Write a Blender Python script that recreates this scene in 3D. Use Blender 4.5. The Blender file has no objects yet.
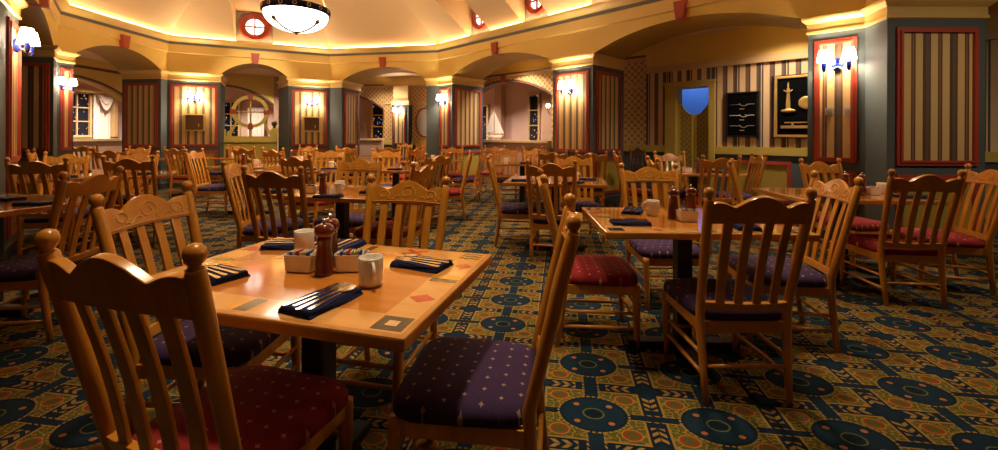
import bpy, bmesh, math, random
from mathutils import Vector, Matrix
random.seed(7)
PI = math.pi
sc = bpy.context.scene
COL = sc.collection

# ------------------------------------------------------------------ camera
cam = bpy.data.cameras.new('camera')
cam.sensor_width = 36.0
cam.lens = 427.0 / 998 * 36.0
cam.shift_y = -(225 - 135.46) / 998
cam.clip_start = 0.02
camo = bpy.data.objects.new('camera', cam)
COL.objects.link(camo)
camo.matrix_world = Matrix.Translation((0, 0, 1.25)) @ Matrix.Rotation(PI / 2, 4, 'X') @ Matrix.Rotation(math.radians(0.262), 4, 'Z')
sc.camera = camo

# ------------------------------------------------------------------ world, exposure
w = bpy.data.worlds.new('world'); sc.world = w; w.use_nodes = True
w.node_tree.nodes['Background'].inputs[0].default_value = (0.012, 0.016, 0.035, 1)
w.node_tree.nodes['Background'].inputs[1].default_value = 1.0
sc.view_settings.view_transform = 'Standard'
sc.view_settings.look = 'None'
sc.view_settings.gamma = 1.0
sc.view_settings.use_curve_mapping = False
sc.view_settings.exposure = 0.22

WARM = (1.0, 0.66, 0.32)
WARM2 = (1.0, 0.79, 0.50)

def light(kind, name, loc, power, color=WARM, size=0.2, rot=None, sizey=None, spot=None, blend=0.6):
    l = bpy.data.lights.new(name, kind); l.energy = power; l.color = color
    if kind == 'AREA':
        if sizey: l.shape = 'RECTANGLE'; l.size = size; l.size_y = sizey
        else: l.shape = 'DISK'; l.size = size
    else:
        l.shadow_soft_size = size
    if kind == 'SPOT': l.spot_size = spot; l.spot_blend = blend
    o = bpy.data.objects.new(name, l); COL.objects.link(o); o.location = loc
    if rot: o.rotation_euler = rot
    return o

# the rotunda's recessed downlights (aimed at the tables) : x, y, z, power, cone
for x, y, z, p, a in [(-0.45, 1.75, 4.62, 330, 38), (1.2, 2.7, 4.62, 240, 42), (-1.4, 3.9, 4.62, 330, 44), (0.6, 4.7, 4.62, 320, 44),
                      (-3.6, 4.3, 4.62, 300, 46), (-1.6, 6.2, 4.62, 420, 54), (-3.4, 7.4, 4.62, 420, 54), (-5.2, 6.4, 4.62, 300, 50), (2.2, 3.6, 4.62, 160, 44), (0.2, 6.6, 4.62, 300, 54), (-5.0, 8.2, 4.62, 320, 60), (-2.7, 8.7, 4.62, 300, 60)]:
    light('SPOT', 'recessed_downlight', (x, y, z), p * 1.25, WARM2, 0.16, (0, 0, 0), spot=math.radians(a * 1.25), blend=0.8)

# unseen spot added to brighten the round divider in the second arch
light('SPOT', 'divider_fill_spot', (-4.2, 7.9, 4.62), 380, WARM2, 0.10, tuple(Vector((-2.35, 3.35, -2.9)).to_track_quat('-Z', 'Y').to_euler()), spot=math.radians(34), blend=0.7)

# ------------------------------------------------------------------ helpers
def link(o, parent=None):
    COL.objects.link(o)
    if parent is not None: o.parent = parent
    return o

def tag(o, label=None, cat=None, group=None, kind=None):
    if label: o['label'] = label
    if cat: o['category'] = cat
    if group: o['group'] = group
    if kind: o['kind'] = kind
    return o

def empty(name, loc=(0, 0, 0), rz=0.0):
    o = bpy.data.objects.new(name, None); o.empty_display_size = 0.1
    link(o); o.location = loc; o.rotation_euler = (0, 0, rz)
    return o

class MB:
    """collects geometry for one mesh"""
    def __init__(s): s.v = []; s.f = []; s.uv = []; s.m = []; s.sm = []
    def face(s, pts, uv=None, mi=0, smooth=False):
        b = len(s.v); s.v += [tuple(p) for p in pts]; s.f.append(tuple(range(b, b + len(pts))))
        s.uv.append(uv or [(0, 0)] * len(pts)); s.m.append(mi); s.sm.append(smooth)
    def idx(s, verts, faces, mi=0, smooth=False):
        b = len(s.v); s.v += [tuple(p) for p in verts]
        for f in faces:
            s.f.append(tuple(b + i for i in f)); s.uv.append([(0, 0)] * len(f)); s.m.append(mi); s.sm.append(smooth)
    def box(s, c, d, rz=0.0, mi=0, tx=1.0, ty=1.0):
        x, y, z = c; a, b, h = d[0] / 2, d[1] / 2, d[2] / 2
        cs, sn = math.cos(rz), math.sin(rz); vs = []
        for zz, fx, fy in ((-h, 1, 1), (h, tx, ty)):
            for px, py in ((-a, -b), (a, -b), (a, b), (-a, b)):
                px *= fx; py *= fy
                vs.append((x + px * cs - py * sn, y + px * sn + py * cs, z + zz))
        s.idx(vs, [(0, 3, 2, 1), (4, 5, 6, 7), (0, 1, 5, 4), (1, 2, 6, 5), (2, 3, 7, 6), (3, 0, 4, 7)], mi)
    def tube(s, pts, rad, n=10, mi=0, caps=True):
        pts = [Vector(p) for p in pts]
        if not hasattr(rad, '__len__'): rad = [rad] * len(pts)
        vs = []; prev = None
        for i, p in enumerate(pts):
            d = (pts[min(i + 1, len(pts) - 1)] - pts[max(i - 1, 0)])
            if d.length < 1e-9: d = Vector((0, 0, 1))
            d.normalize()
            if prev is None:
                a = Vector((1, 0, 0)) if abs(d.x) < 0.9 else Vector((0, 1, 0))
            else: a = prev
            a = (a - d * a.dot(d)).normalized(); prev = a; b = d.cross(a)
            for k in range(n):
                t = 2 * PI * k / n
                vs.append(p + (a * math.cos(t) + b * math.sin(t)) * rad[i])
        fs = []
        for i in range(len(pts) - 1):
            for k in range(n):
                k2 = (k + 1) % n
                fs.append((i * n + k, i * n + k2, (i + 1) * n + k2, (i + 1) * n + k))
        if caps:
            fs.append(tuple(reversed(range(n)))); fs.append(tuple((len(pts) - 1) * n + k for k in range(n)))
        s.idx(vs, fs, mi, True)
    def lathe(s, prof, c=(0, 0, 0), n=20, mi=0, cap=True):
        vs = []; fs = []
        for r, z in prof:
            for k in range(n):
                t = 2 * PI * k / n
                vs.append((c[0] + r * math.cos(t), c[1] + r * math.sin(t), c[2] + z))
        for i in range(len(prof) - 1):
            for k in range(n):
                k2 = (k + 1) % n
                fs.append((i * n + k, i * n + k2, (i + 1) * n + k2, (i + 1) * n + k))
        if cap:
            fs.append(tuple(reversed(range(n)))); fs.append(tuple((len(prof) - 1) * n + k for k in range(n)))
        s.idx(vs, fs, mi, True)
    def prism(s, poly, z0, z1, mi=0):
        n = len(poly); vs = [(x, y, z0) for x, y in poly] + [(x, y, z1) for x, y in poly]
        s.idx(vs, [tuple(reversed(range(n))), tuple(range(n, 2 * n))] + [(i, (i + 1) % n, n + (i + 1) % n, n + i) for i in range(n)], mi)
    def slab(s, prof, y0, y1, mi=0):
        """outline in x,z extruded along y"""
        n = len(prof); vs = [(x, y0, z) for x, z in prof] + [(x, y1, z) for x, z in prof]
        s.idx(vs, [tuple(range(n)), tuple(reversed(range(n, 2 * n)))] + [(i, n + i, n + (i + 1) % n, (i + 1) % n) for i in range(n)], mi)
    def mesh(s, name, mats, bevel=0, weld=False):
        me = bpy.data.meshes.new(name); me.from_pydata(s.v, [], s.f)
        if not isinstance(mats, (list, tuple)): mats = [mats]
        for m in mats: me.materials.append(m)
        uvl = me.uv_layers.new(name='UVMap'); k = 0
        for fi, f in enumerate(s.f):
            me.polygons[fi].material_index = s.m[fi]; me.polygons[fi].use_smooth = s.sm[fi]
            for j in range(len(f)): uvl.data[k].uv = s.uv[fi][j]; k += 1
        me.validate()
        if bevel:
            bm = bmesh.new(); bm.from_mesh(me)
            bmesh.ops.remove_doubles(bm, verts=bm.verts, dist=1e-5)
            es = [e for e in bm.edges if len(e.link_faces) == 2 and e.calc_face_angle(0) > 0.6]
            bmesh.ops.bevel(bm, geom=es, offset=bevel, segments=2, profile=0.6, affect='EDGES')
            for f in bm.faces: f.smooth = False
            bm.to_mesh(me); bm.free()
        bm = bmesh.new(); bm.from_mesh(me)
        if weld: bmesh.ops.remove_doubles(bm, verts=bm.verts, dist=1e-5)
        if bevel or weld: bmesh.ops.recalc_face_normals(bm, faces=bm.faces)
        bm.to_mesh(me); bm.free()
        return me
    def build(s, name, mats, parent=None, bevel=0, weld=False, loc=None, rot=None):
        o = bpy.data.objects.new(name, s.mesh(name, mats, bevel, weld)); link(o, parent)
        if loc: o.location = loc
        if rot: o.rotation_euler = rot
        return o

def struct(mb, name, mats, parent=None, **k):
    o = mb.build(name, mats, parent, **k)
    if parent is None: o['kind'] = 'structure'
    return o

def copy_tree(o, parent=None):
    c = o.copy(); COL.objects.link(c); c.parent = parent
    for ch in o.children: copy_tree(ch, c)
    return c

# ------------------------------------------------------------------ node helpers and materials
class NT:
    def __init__(s, name, rough=0.5, spec=0.5, metal=0.0):
        s.m = bpy.data.materials.new(name); s.m.use_nodes = True; s.t = s.m.node_tree
        s.b = s.t.nodes['Principled BSDF']
        s.b.inputs['Roughness'].default_value = rough; s.b.inputs['Specular IOR Level'].default_value = spec
        s.b.inputs['Metallic'].default_value = metal
    def n(s, typ, **k):
        nd = s.t.nodes.new(typ)
        for a, b in k.items(): setattr(nd, a, b)
        return nd
    def set(s, inp, v):
        if hasattr(v, 'is_output') or isinstance(v, bpy.types.NodeSocket): s.t.links.new(v, inp)
        elif isinstance(v, (tuple, list)) and len(v) == 3 and inp.type == 'RGBA': inp.default_value = (*v, 1)
        else: inp.default_value = v
    def math(s, op, a, b=0.0, c=0.0):
        nd = s.n('ShaderNodeMath', operation=op); s.set(nd.inputs[0], a); s.set(nd.inputs[1], b); s.set(nd.inputs[2], c)
        return nd.outputs[0]
    def add(s, a, b): return s.math('ADD', a, b)
    def sub(s, a, b): return s.math('SUBTRACT', a, b)
    def mul(s, a, b): return s.math('MULTIPLY', a, b)
    def lt(s, a, b): return s.math('LESS_THAN', a, b)
    def gt(s, a, b): return s.math('GREATER_THAN', a, b)
    def absv(s, a): return s.math('ABSOLUTE', a)
    def hyp(s, a, b): return s.math('SQRT', s.add(s.mul(a, a), s.mul(b, b)))
    def mx(s, a, b): return s.math('MAXIMUM', a, b)
    def mn(s, a, b): return s.math('MINIMUM', a, b)
    def mix(s, f, a, b):
        nd = s.n('ShaderNodeMix', data_type='RGBA'); s.set(nd.inputs[0], f); s.set(nd.inputs[6], a); s.set(nd.inputs[7], b)
        return nd.outputs[2]
    def noise(s, vec, scale, detail=3.0, rough=0.5):
        nd = s.n('ShaderNodeTexNoise'); nd.inputs['Scale'].default_value = scale; nd.inputs['Detail'].default_value = detail
        nd.inputs['Roughness'].default_value = rough
        if vec is not None: s.t.links.new(vec, nd.inputs['Vector'])
        return nd.outputs[0]
    def ramp(s, f, stops, interp='LINEAR'):
        nd = s.n('ShaderNodeValToRGB'); cr = nd.color_ramp; cr.interpolation = interp
        while len(cr.elements) < len(stops): cr.elements.new(0.5)
        for e, (p, c) in zip(cr.elements, stops): e.position = p; e.color = (*c, 1)
        s.set(nd.inputs[0], f); return nd.outputs[0]
    def obj(s): return s.n('ShaderNodeTexCoord').outputs['Object']
    def uv(s): return s.n('ShaderNodeTexCoord').outputs['UV']
    def sep(s, v):
        nd = s.n('ShaderNodeSeparateXYZ'); s.t.links.new(v, nd.inputs[0]); return nd.outputs
    def mapping(s, v, scale=(1, 1, 1), rot=(0, 0, 0)):
        nd = s.n('ShaderNodeMapping'); s.t.links.new(v, nd.inputs[0]); nd.inputs['Scale'].default_value = scale; nd.inputs['Rotation'].default_value = rot
        return nd.outputs[0]
    def bump(s, h, strength=0.3, dist=0.01):
        nd = s.n('ShaderNodeBump'); nd.inputs['Strength'].default_value = strength; nd.inputs['Distance'].default_value = dist
        s.t.links.new(h, nd.inputs['Height']); s.t.links.new(nd.outputs[0], s.b.inputs['Normal'])
    def col(s, c): s.set(s.b.inputs['Base Color'], c); return s.m

def plain(name, c, rough=0.5, spec=0.5, metal=0.0, var=0.06, scale=6.0, coat=0.0):
    t = NT(name, rough, spec, metal)
    f = t.noise(t.obj(), scale, 4)
    t.b.inputs['Coat Weight'].default_value = coat; t.b.inputs['Coat Roughness'].default_value = 0.12
    return t.col(t.mix(f, tuple(x * (1 - var) for x in c), tuple(min(1, x * (1 + var)) for x in c)))

def emit(name, c, strength, base=(0.8, 0.8, 0.8)):
    t = NT(name, 0.5); t.b.inputs['Emission Color'].default_value = (*c, 1); t.b.inputs['Emission Strength'].default_value = strength
    t.noise(t.obj(), 5.0)
    return t.col(base)

def wood(name, c1, c2, rough=0.32, axis=(18, 18, 1.6), coat=0.5):
    t = NT(name, rough, 0.5); v = t.mapping(t.obj(), axis)
    f = t.noise(v, 1.6, 5, 0.6); g = t.noise(v, 7.0, 2, 0.5)
    f = t.add(t.mul(f, 0.7), t.mul(g, 0.3))
    t.b.inputs['Coat Weight'].default_value = coat; t.b.inputs['Coat Roughness'].default_value = 0.07 if rough < 0.15 else 0.15
    return t.col(t.ramp(f, [(0.3, c1), (0.7, c2)]))

M = {}
M['chair'] = wood('chair_maple', (0.46, 0.165, 0.012), (0.62, 0.255, 0.024))
M['carve'] = wood('carved_line', (0.60, 0.28, 0.06), (0.66, 0.32, 0.08))
M['table'] = wood('table_maple', (0.58, 0.185, 0.022), (0.68, 0.25, 0.040), 0.12, (1.2, 14, 14), 1.0)
M['band'] = wood('table_band', (0.74, 0.35, 0.10), (0.82, 0.42, 0.13), 0.12, (1.2, 14, 14), 1.0)
M['edge'] = wood('table_edge', (0.50, 0.20, 0.04), (0.60, 0.26, 0.06), 0.25, (1.2, 14, 14), 0.8)
M['ink_black'] = plain('inlay_black', (0.03, 0.035, 0.04), 0.16, coat=1.0)
M['ink_red'] = plain('inlay_red', (0.62, 0.045, 0.02), 0.16, coat=1.0)
M['ink_green'] = plain('inlay_green', (0.10, 0.11, 0.05), 0.16, coat=1.0)
M['ink_yellow'] = plain('inlay_yellow', (0.80, 0.36, 0.03), 0.16, coat=1.0)
M['ink_pale'] = plain('inlay_pale', (0.80, 0.50, 0.25), 0.16, coat=1.0)
M['black'] = plain('black_iron', (0.012, 0.011, 0.012), 0.45)
M['mill'] = wood('mill_wood', (0.10, 0.012, 0.006), (0.16, 0.022, 0.010), 0.18, (10, 10, 2), 1.0)
M['china'] = plain('white_china', (0.82, 0.76, 0.70), 0.18, var=0.02, coat=0.6)
M['packet'] = plain('sugar_packets', (0.75, 0.62, 0.50), 0.6, var=0.25, scale=60)
M['packetblue'] = plain('packet_blue', (0.04, 0.12, 0.40), 0.6)
M['packetred'] = plain('packet_red', (0.55, 0.04, 0.05), 0.6)
M['packetgold'] = plain('packet_gold', (0.80, 0.50, 0.05), 0.6)
M['napkin'] = plain('navy_napkin', (0.010, 0.014, 0.060), 0.85, 0.2, var=0.3, scale=30)
M['steel'] = plain('cutlery_steel', (0.75, 0.72, 0.68), 0.18, metal=1.0, var=0.02)
M['metal'] = plain('brushed_metal', (0.45, 0.42, 0.40), 0.4, metal=0.6)
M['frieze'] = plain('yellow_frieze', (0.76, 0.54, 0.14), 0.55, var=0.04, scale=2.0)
M['soffit'] = plain('shaded_frieze_yellow', (0.40, 0.24, 0.04), 0.6, var=0.05, scale=2.0)  # the frieze paint, with the shade under the arches put into its colour
M['mould'] = plain('yellow_moulding', (0.76, 0.54, 0.17), 0.45, var=0.03)
M['cap'] = plain('capital_paint', (0.66, 0.43, 0.14), 0.45, var=0.03)
M['stripeblue'] = plain('slate_band', (0.13, 0.13, 0.125), 0.5)
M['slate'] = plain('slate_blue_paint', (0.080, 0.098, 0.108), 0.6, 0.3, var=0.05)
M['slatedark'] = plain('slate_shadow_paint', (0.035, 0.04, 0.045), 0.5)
M['redpaint'] = plain('brick_red_paint', (0.36, 0.050, 0.028), 0.4)
M['olive'] = plain('olive_paint', (0.40, 0.30, 0.05), 0.5, var=0.05)
M['olivedk'] = plain('olive_trim', (0.54, 0.41, 0.085), 0.5)
M['ceiling'] = plain('vault_plaster', (0.68, 0.51, 0.30), 0.7, var=0.05, scale=1.2)
M['aisleceil'] = plain('aisle_ceiling', (0.68, 0.48, 0.38), 0.7, var=0.04)
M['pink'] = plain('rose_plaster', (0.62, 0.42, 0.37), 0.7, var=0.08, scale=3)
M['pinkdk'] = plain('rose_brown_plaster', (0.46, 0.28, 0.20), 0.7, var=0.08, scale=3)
M['trimpale'] = plain('pale_oak_trim', (0.60, 0.40, 0.20), 0.5)
M['archtrim'] = plain('dark_arch_trim', (0.12, 0.05, 0.035), 0.5)
M['dormer'] = plain('dormer_grey', (0.26, 0.235, 0.21), 0.6, var=0.12)
M['cobalt'] = plain('cobalt_glass', (0.008, 0.018, 0.20), 0.12, coat=1.0)
M['brass'] = plain('brass', (0.72, 0.45, 0.14), 0.3, metal=0.9)
M['shade'] = emit('lit_shade', (1.0, 0.80, 0.55), 22.0)
M['bulb'] = emit('bare_bulb', (1.0, 0.78, 0.50), 60.0)
M['bowl'] = emit('lit_alabaster_bowl', (1.0, 0.86, 0.68), 6.0)
M['roundglass'] = emit('lit_round_pane', (1.0, 0.90, 0.82), 2.2)
M['cove'] = emit('cove_lamp', (1.0, 0.72, 0.44), 7.0)
M['ironbrown'] = plain('bronze_arrow', (0.10, 0.075, 0.05), 0.4, metal=0.5)
M['curtain'] = plain('white_curtain', (0.72, 0.62, 0.58), 0.8, var=0.08, scale=12)
M['sail'] = plain('white_sailcloth', (0.92, 0.85, 0.82), 0.7)
M['darkwood'] = wood('dark_chair_wood', (0.05, 0.015, 0.008), (0.09, 0.028, 0.012), 0.35)
M['frameblack'] = plain('black_lacquer', (0.012, 0.009, 0.009), 0.3)
M['velvet'] = plain('black_velvet', (0.003, 0.003, 0.004), 0.9, 0.05)
M['gilt'] = plain('gilt', (0.62, 0.40, 0.12), 0.4, metal=0.5, var=0.2, scale=40)
M['boardwood'] = wood('shadow_box_wood', (0.07, 0.026, 0.010), (0.11, 0.045, 0.018), 0.5)
M['mirrorm'] = plain('mirror_glass', (0.8, 0.8, 0.82), 0.25, metal=0.6, var=0.01)  # less metallic, so its own pale grey stands in for a bright reflection
M['mirrorframe'] = plain('mirror_frame', (0.30, 0.07, 0.03), 0.3)
M['bluewall'] = plain('blue_room_paint', (0.02, 0.10, 0.42), 0.6)
M['thermo'] = plain('grey_plastic', (0.36, 0.36, 0.34), 0.5)
M['pillar'] = plain('dark_pillar', (0.018, 0.014, 0.013), 0.6)
M['bluelight'] = emit('distant_blue_lights', (0.15, 0.4, 1.0), 1.2, (0.1, 0.1, 0.3))

def night_glass():
    t = NT('night_window_glass', 0.08); v = t.obj()
    n = t.n('ShaderNodeTexVoronoi'); n.inputs['Scale'].default_value = 9.0; t.t.links.new(v, n.inputs['Vector'])
    f = t.lt(n.outputs['Distance'], 0.20)
    c = t.mix(t.gt(t.noise(v, 3.0), 0.52), (0.9, 0.5, 0.3), (0.2, 0.4, 1.0))
    t.set(t.b.inputs['Emission Color'], c); t.set(t.b.inputs['Emission Strength'], t.mul(f, 0.7))
    return t.col((0.01, 0.012, 0.02))
M['night'] = night_glass()

def stripes(name, period, stops, speck=0.10):
    """vertical wallpaper stripes along the panel's u coordinate (metres)"""
    t = NT(name, 0.6); u = t.sep(t.uv())[0]
    f = t.math('FRACT', t.mul(u, 1.0 / period))
    c = t.ramp(f, stops, 'CONSTANT')
    n = t.noise(t.obj(), 45.0, 3, 0.7)
    return t.col(t.mix(t.mul(n, speck * 3), c, (0.30, 0.17, 0.07)))
TAN = (0.66, 0.44, 0.19); TAN2 = (0.76, 0.54, 0.30)
M['paper'] = stripes('striped_wallpaper', 0.30, [(0.0, (0.035, 0.022, 0.02)), (0.07, (0.10, 0.055, 0.04)), (0.20, (0.035, 0.022, 0.02)), (0.26, TAN), (0.52, (0.05, 0.025, 0.02)), (0.575, (0.26, 0.09, 0.04)), (0.63, (0.05, 0.025, 0.02)), (0.69, TAN), (0.96, (0.05, 0.025, 0.02))])
M['paper2'] = stripes('narrow_striped_wallpaper', 0.155, [(0.0, (0.10, 0.075, 0.055)), (0.38, TAN), (0.82, (0.20, 0.12, 0.06)), (0.88, TAN)])
M['paper3'] = stripes('rose_striped_wallpaper', 0.36, [(0.0, (0.05, 0.045, 0.04)), (0.12, TAN2), (0.16, (0.05, 0.045, 0.04)), (0.22, TAN2), (0.47, (0.16, 0.08, 0.05)), (0.62, (0.05, 0.04, 0.04)), (0.68, TAN2), (0.93, (0.16, 0.08, 0.05))], 0.05)

def lattice(name, c1, c2, per=0.09):
    t = NT(name, 0.6); s_ = t.sep(t.uv())
    a = t.math('FRACT', t.mul(t.add(s_[0], s_[1]), 1 / per)); b = t.math('FRACT', t.mul(t.sub(s_[0], s_[1]), 1 / per))
    f = t.mx(t.lt(a, 0.26), t.lt(b, 0.26))
    h = t.bump(f, 0.6, 0.01)
    return t.col(t.mix(f, c1, c2))
M['lattice'] = lattice('lattice_panel', (0.40, 0.23, 0.08), (0.74, 0.50, 0.22), 0.14)
M['doorlat'] = lattice('olive_lattice', (0.24, 0.17, 0.025), (0.36, 0.26, 0.05), 0.10)

def fabric(name, c, star):
    t = NT(name, 0.85, 0.2); s_ = t.sep(t.obj())
    per = 0.058
    x = t.mul(s_[0], 1 / per); y = t.mul(s_[1], 1 / per)
    r = t.math('ROUND', y); odd = t.mul(t.math('FRACT', t.mul(t.absv(r), 0.5)), 1.0)
    x = t.add(x, odd)
    fx = t.absv(t.sub(x, t.math('ROUND', x))); fy = t.absv(t.sub(y, r))
    d = t.add(t.math('SQRT', fx), t.math('SQRT', fy))
    m = t.mul(t.lt(d, 0.47), t.lt(t.mx(fx, fy), 0.16))
    n = t.noise(t.obj(), 220.0, 2)
    base = t.mix(n, tuple(q * 0.6 for q in c), tuple(q * 1.4 for q in c))
    t.bump(n, 0.25, 0.002)
    return t.col(t.mix(m, base, star))
M['purple'] = fabric('plum_star_fabric', (0.040, 0.018, 0.062), (0.30, 0.20, 0.13))
M['red'] = fabric('red_star_fabric', (0.21, 0.012, 0.016), (0.48, 0.22, 0.10))

def carpet():
    t = NT('patterned_carpet', 0.95, 0.1)
    pos = t.n('ShaderNodeNewGeometry').outputs['Position']; s_ = t.sep(pos)
    th = -0.1474; ca, sa = math.cos(th), math.sin(th)
    dx = t.sub(s_[0], -0.0913); dy = t.sub(s_[1], 2.0005)
    u = t.mul(t.add(t.mul(dx, ca), t.mul(dy, sa)), 1 / 0.5282); v = t.mul(t.sub(t.mul(dy, ca), t.mul(dx, sa)), 1 / 0.4209)
    U = t.sub(u, t.math('ROUND', u)); V = t.sub(v, t.math('ROUND', v))
    au = t.absv(U); av = t.absv(V); du = t.sub(0.5, au); dv = t.sub(0.5, av); r = t.hyp(U, V)
    comb = t.n('ShaderNodeCombineXYZ'); t.set(comb.inputs[0], au); t.set(comb.inputs[1], av)
    sv = comb.outputs[0]
    navy = (0.006, 0.018, 0.036); blue = (0.008, 0.026, 0.050); gold = (0.36, 0.20, 0.040); green = (0.085, 0.095, 0.018); red = (0.30, 0.045, 0.015); pink = (0.42, 0.13, 0.07)
    c = green
    n1 = t.noise(sv, 11.0, 1.0, 0.4)
    n2 = t.noise(sv, 23.0, 1.0, 0.4)
    scroll = t.mx(t.lt(t.absv(t.sub(n1, 0.5)), 0.026), t.lt(t.absv(t.sub(n2, 0.56)), 0.014))
    c = t.mix(scroll, c, gold)
    q = t.hyp(t.sub(au, 0.285), t.sub(av, 0.285))
    c = t.mix(t.lt(q, 0.088), c, gold); c = t.mix(t.lt(q, 0.074), c, red); c = t.mix(t.lt(q, 0.050), c, (0.10, 0.10, 0.02))
    # panel outline
    mnd = t.mn(du, dv)
    c = t.mix(t.lt(mnd, 0.100), c, gold); c = t.mix(t.lt(mnd, 0.080), c, navy)
    # leaves on the crossing bands
    def leaf(w_, l_):
        k = t.math('FRACT', t.add(t.mul(l_, 11.0), t.mul(w_, 9.0)))
        m = t.mul(t.lt(k, 0.5), t.lt(w_, 0.055)); m = t.mul(m, t.gt(w_, 0.004))
        return t.mul(m, t.mul(t.gt(l_, 0.13), t.lt(l_, 0.36)))
    c = t.mix(leaf(du, dv), c, gold); c = t.mix(leaf(dv, du), c, gold)
    star = t.add(t.math('SQRT', t.mx(du, 0.0)), t.math('SQRT', t.mx(dv, 0.0)))
    c = t.mix(t.lt(star, 0.47), c, blue)
    # main bands with beaded edges
    bead = t.lt(t.math('FRACT', t.mul(t.add(u, v), 16.0)), 0.6)
    c = t.mix(t.mul(t.lt(au, 0.078), bead), c, gold); c = t.mix(t.lt(au, 0.060), c, blue)
    c = t.mix(t.mul(t.lt(av, 0.060), bead), c, gold); c = t.mix(t.lt(av, 0.044), c, navy)
    # medallion
    ang = t.math('FRACT', t.mul(t.math('ARCTAN2', U, V), 40 / 6.2832))
    c = t.mix(t.mul(t.lt(r, 0.305), t.lt(ang, 0.6)), c, gold); c = t.mix(t.lt(r, 0.285), c, navy)
    c = t.mix(t.lt(r, 0.255), c, blue)
    q2 = t.hyp(t.sub(au, 0.14), t.sub(av, 0.14))
    c = t.mix(t.lt(q2, 0.045), c, navy); c = t.mix(t.lt(q2, 0.028), c, pink); c = t.mix(t.lt(q2, 0.014), c, gold)
    c = t.mix(t.lt(r, 0.092), c, (0.14, 0.15, 0.03)); c = t.mix(t.lt(r, 0.078), c, navy)
    qf = t.mn(t.hyp(t.sub(au, 0.03), av), t.hyp(au, t.sub(av, 0.03))); c = t.mix(t.lt(qf, 0.026), c, (0.003, 0.012, 0.02))
    f = t.noise(pos, 260.0, 2); c = t.mix(t.mul(f, 0.6), c, (0.004, 0.004, 0.004))
    t.bump(f, 0.5, 0.004)
    return t.col(c)
M['carpet'] = carpet()

# ================================================================== THE SETTING
P8 = (-4.5, 3.8); PB = (-7.64, 7.38); PC = (-7.6, 9.78); PD = (-4.47, 11.3); PE = (-1.52, 10.7); PG = (4.14, 4.83); P5 = (4.04, -1.6); P6 = (1.6, -4.0); P7 = (-2.6, -4.0); P9 = (-4.5, -1.6)
RING = [P8, PB, PC, PD, PE, PG, P5, P6, P7, P9]

def lerp(a, b, t): return tuple(a[i] + (b[i] - a[i]) * t for i in range(len(a)))
def offs(poly, d):
    """mitred inward offset of the ring (its inside lies to the right of each side)"""
    out = []; n = len(poly)
    for i in range(n):
        p = Vector(poly[i]); a = (p - Vector(poly[i - 1])).normalized(); b = (Vector(poly[(i + 1) % n]) - p).normalized()
        na = Vector((a.y, -a.x)); nb = Vector((b.y, -b.x)); m = (na + nb) / (1 + na.dot(nb))
        out.append(tuple(p + m * d))
    return out

def sweep(name, poly, prof, mat, parent=None, closed=True):
    mb = MB(); rings = [[(*q, z) for q in offs(poly, d)] for d, z in prof]; n = len(poly)
    for k in range(len(prof) - 1):
        for i in range(n if closed else n - 1):
            j = (i + 1) % n
            mb.face([rings[k][i], rings[k][j], rings[k + 1][j], rings[k + 1][i]])
    return struct(mb, name, mat, parent)

fl = MB(); fl.face([(-16, -7, 0), (12, -7, 0), (12, 20, 0), (-16, 20, 0)]); struct(fl, 'floor', M['carpet'])

ZS, ZC, ZF = 2.68, 3.0, 3.14      # springing, crown, top of the arcade wall
def arch_wall(name, A, B, out, th=0.97, zs=ZS, zc=ZC, zt=ZF, mat='frieze', N=28, trim=None, full=None, parent=None):
    """wall over a segmental arch from A to B, the far face moved by out (unit) * th; full=(A2,B2) wall ends beyond the opening"""
    A = Vector((*A, 0)); B = Vector((*B, 0)); o = Vector((*out, 0)).normalized() * th; mb = MB()
    L = (B - A).length; h = zc - zs; R = (L * L / 4 + h * h) / (2 * h)
    def zz(t): x = (t - 0.5) * L; return zc - R + math.sqrt(R * R - x * x)
    ps = [(A.lerp(B, i / N), zz(i / N)) for i in range(N + 1)]
    up = Vector((0, 0, 1))
    for i in range(N):
        (p, a), (q, b) = ps[i], ps[i + 1]
        mb.face([p + up * a, q + up * b, q + up * zt, p + up * zt])
        mb.face([q + o + up * b, p + o + up * a, p + o + up * zt, q + o + up * zt])
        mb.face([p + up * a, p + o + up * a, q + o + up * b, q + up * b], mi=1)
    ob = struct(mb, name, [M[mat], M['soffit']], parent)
    if trim:
        t2 = MB(); d = (B - A).normalized(); nrm = -o.normalized() * 0.03; w_ = 0.06
        for i in range(N):
            (p, a), (q, b) = ps[i], ps[i + 1]
            t2.face([p + up * (a - 0.0) + nrm, q + up * b + nrm, q + up * (b + w_) + nrm, p + up * (a + w_) + nrm])
            t2.face([p + up * a + nrm, p + up * a + o * 0.3, q + up * b + o * 0.3, q + up * b + nrm])
            t2.face([p + up * (a + w_), q + up * (b + w_), q + up * (b + w_) + nrm, p + up * (a + w_) + nrm])
        struct(t2, 'trim_arch', M[trim], ob)
    return ob

def keystone(x, y, nx, ny, z0=2.985, z1=3.24, w0=0.115, w1=0.185, dep=0.09, parent=None, name='keystone'):
    """red wedge, (nx,ny) points out of the wall into the room"""
    mb = MB(); tx, ty = -ny, nx; vs = []
    for dd in (-0.16, dep):
        for ww, z in ((-w0 / 2, z0), (w0 / 2, z0), (w1 / 2, z1), (-w1 / 2, z1)):
            vs.append((x + tx * ww + nx * dd, y + ty * ww + ny * dd, z))
    mb.idx(vs, [(0, 1, 2, 3), (7, 6, 5, 4), (0, 4, 5, 1), (1, 5, 6, 2), (2, 6, 7, 3), (3, 7, 4, 0)])
    return struct(mb, name, M['redpaint'], parent)

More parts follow.
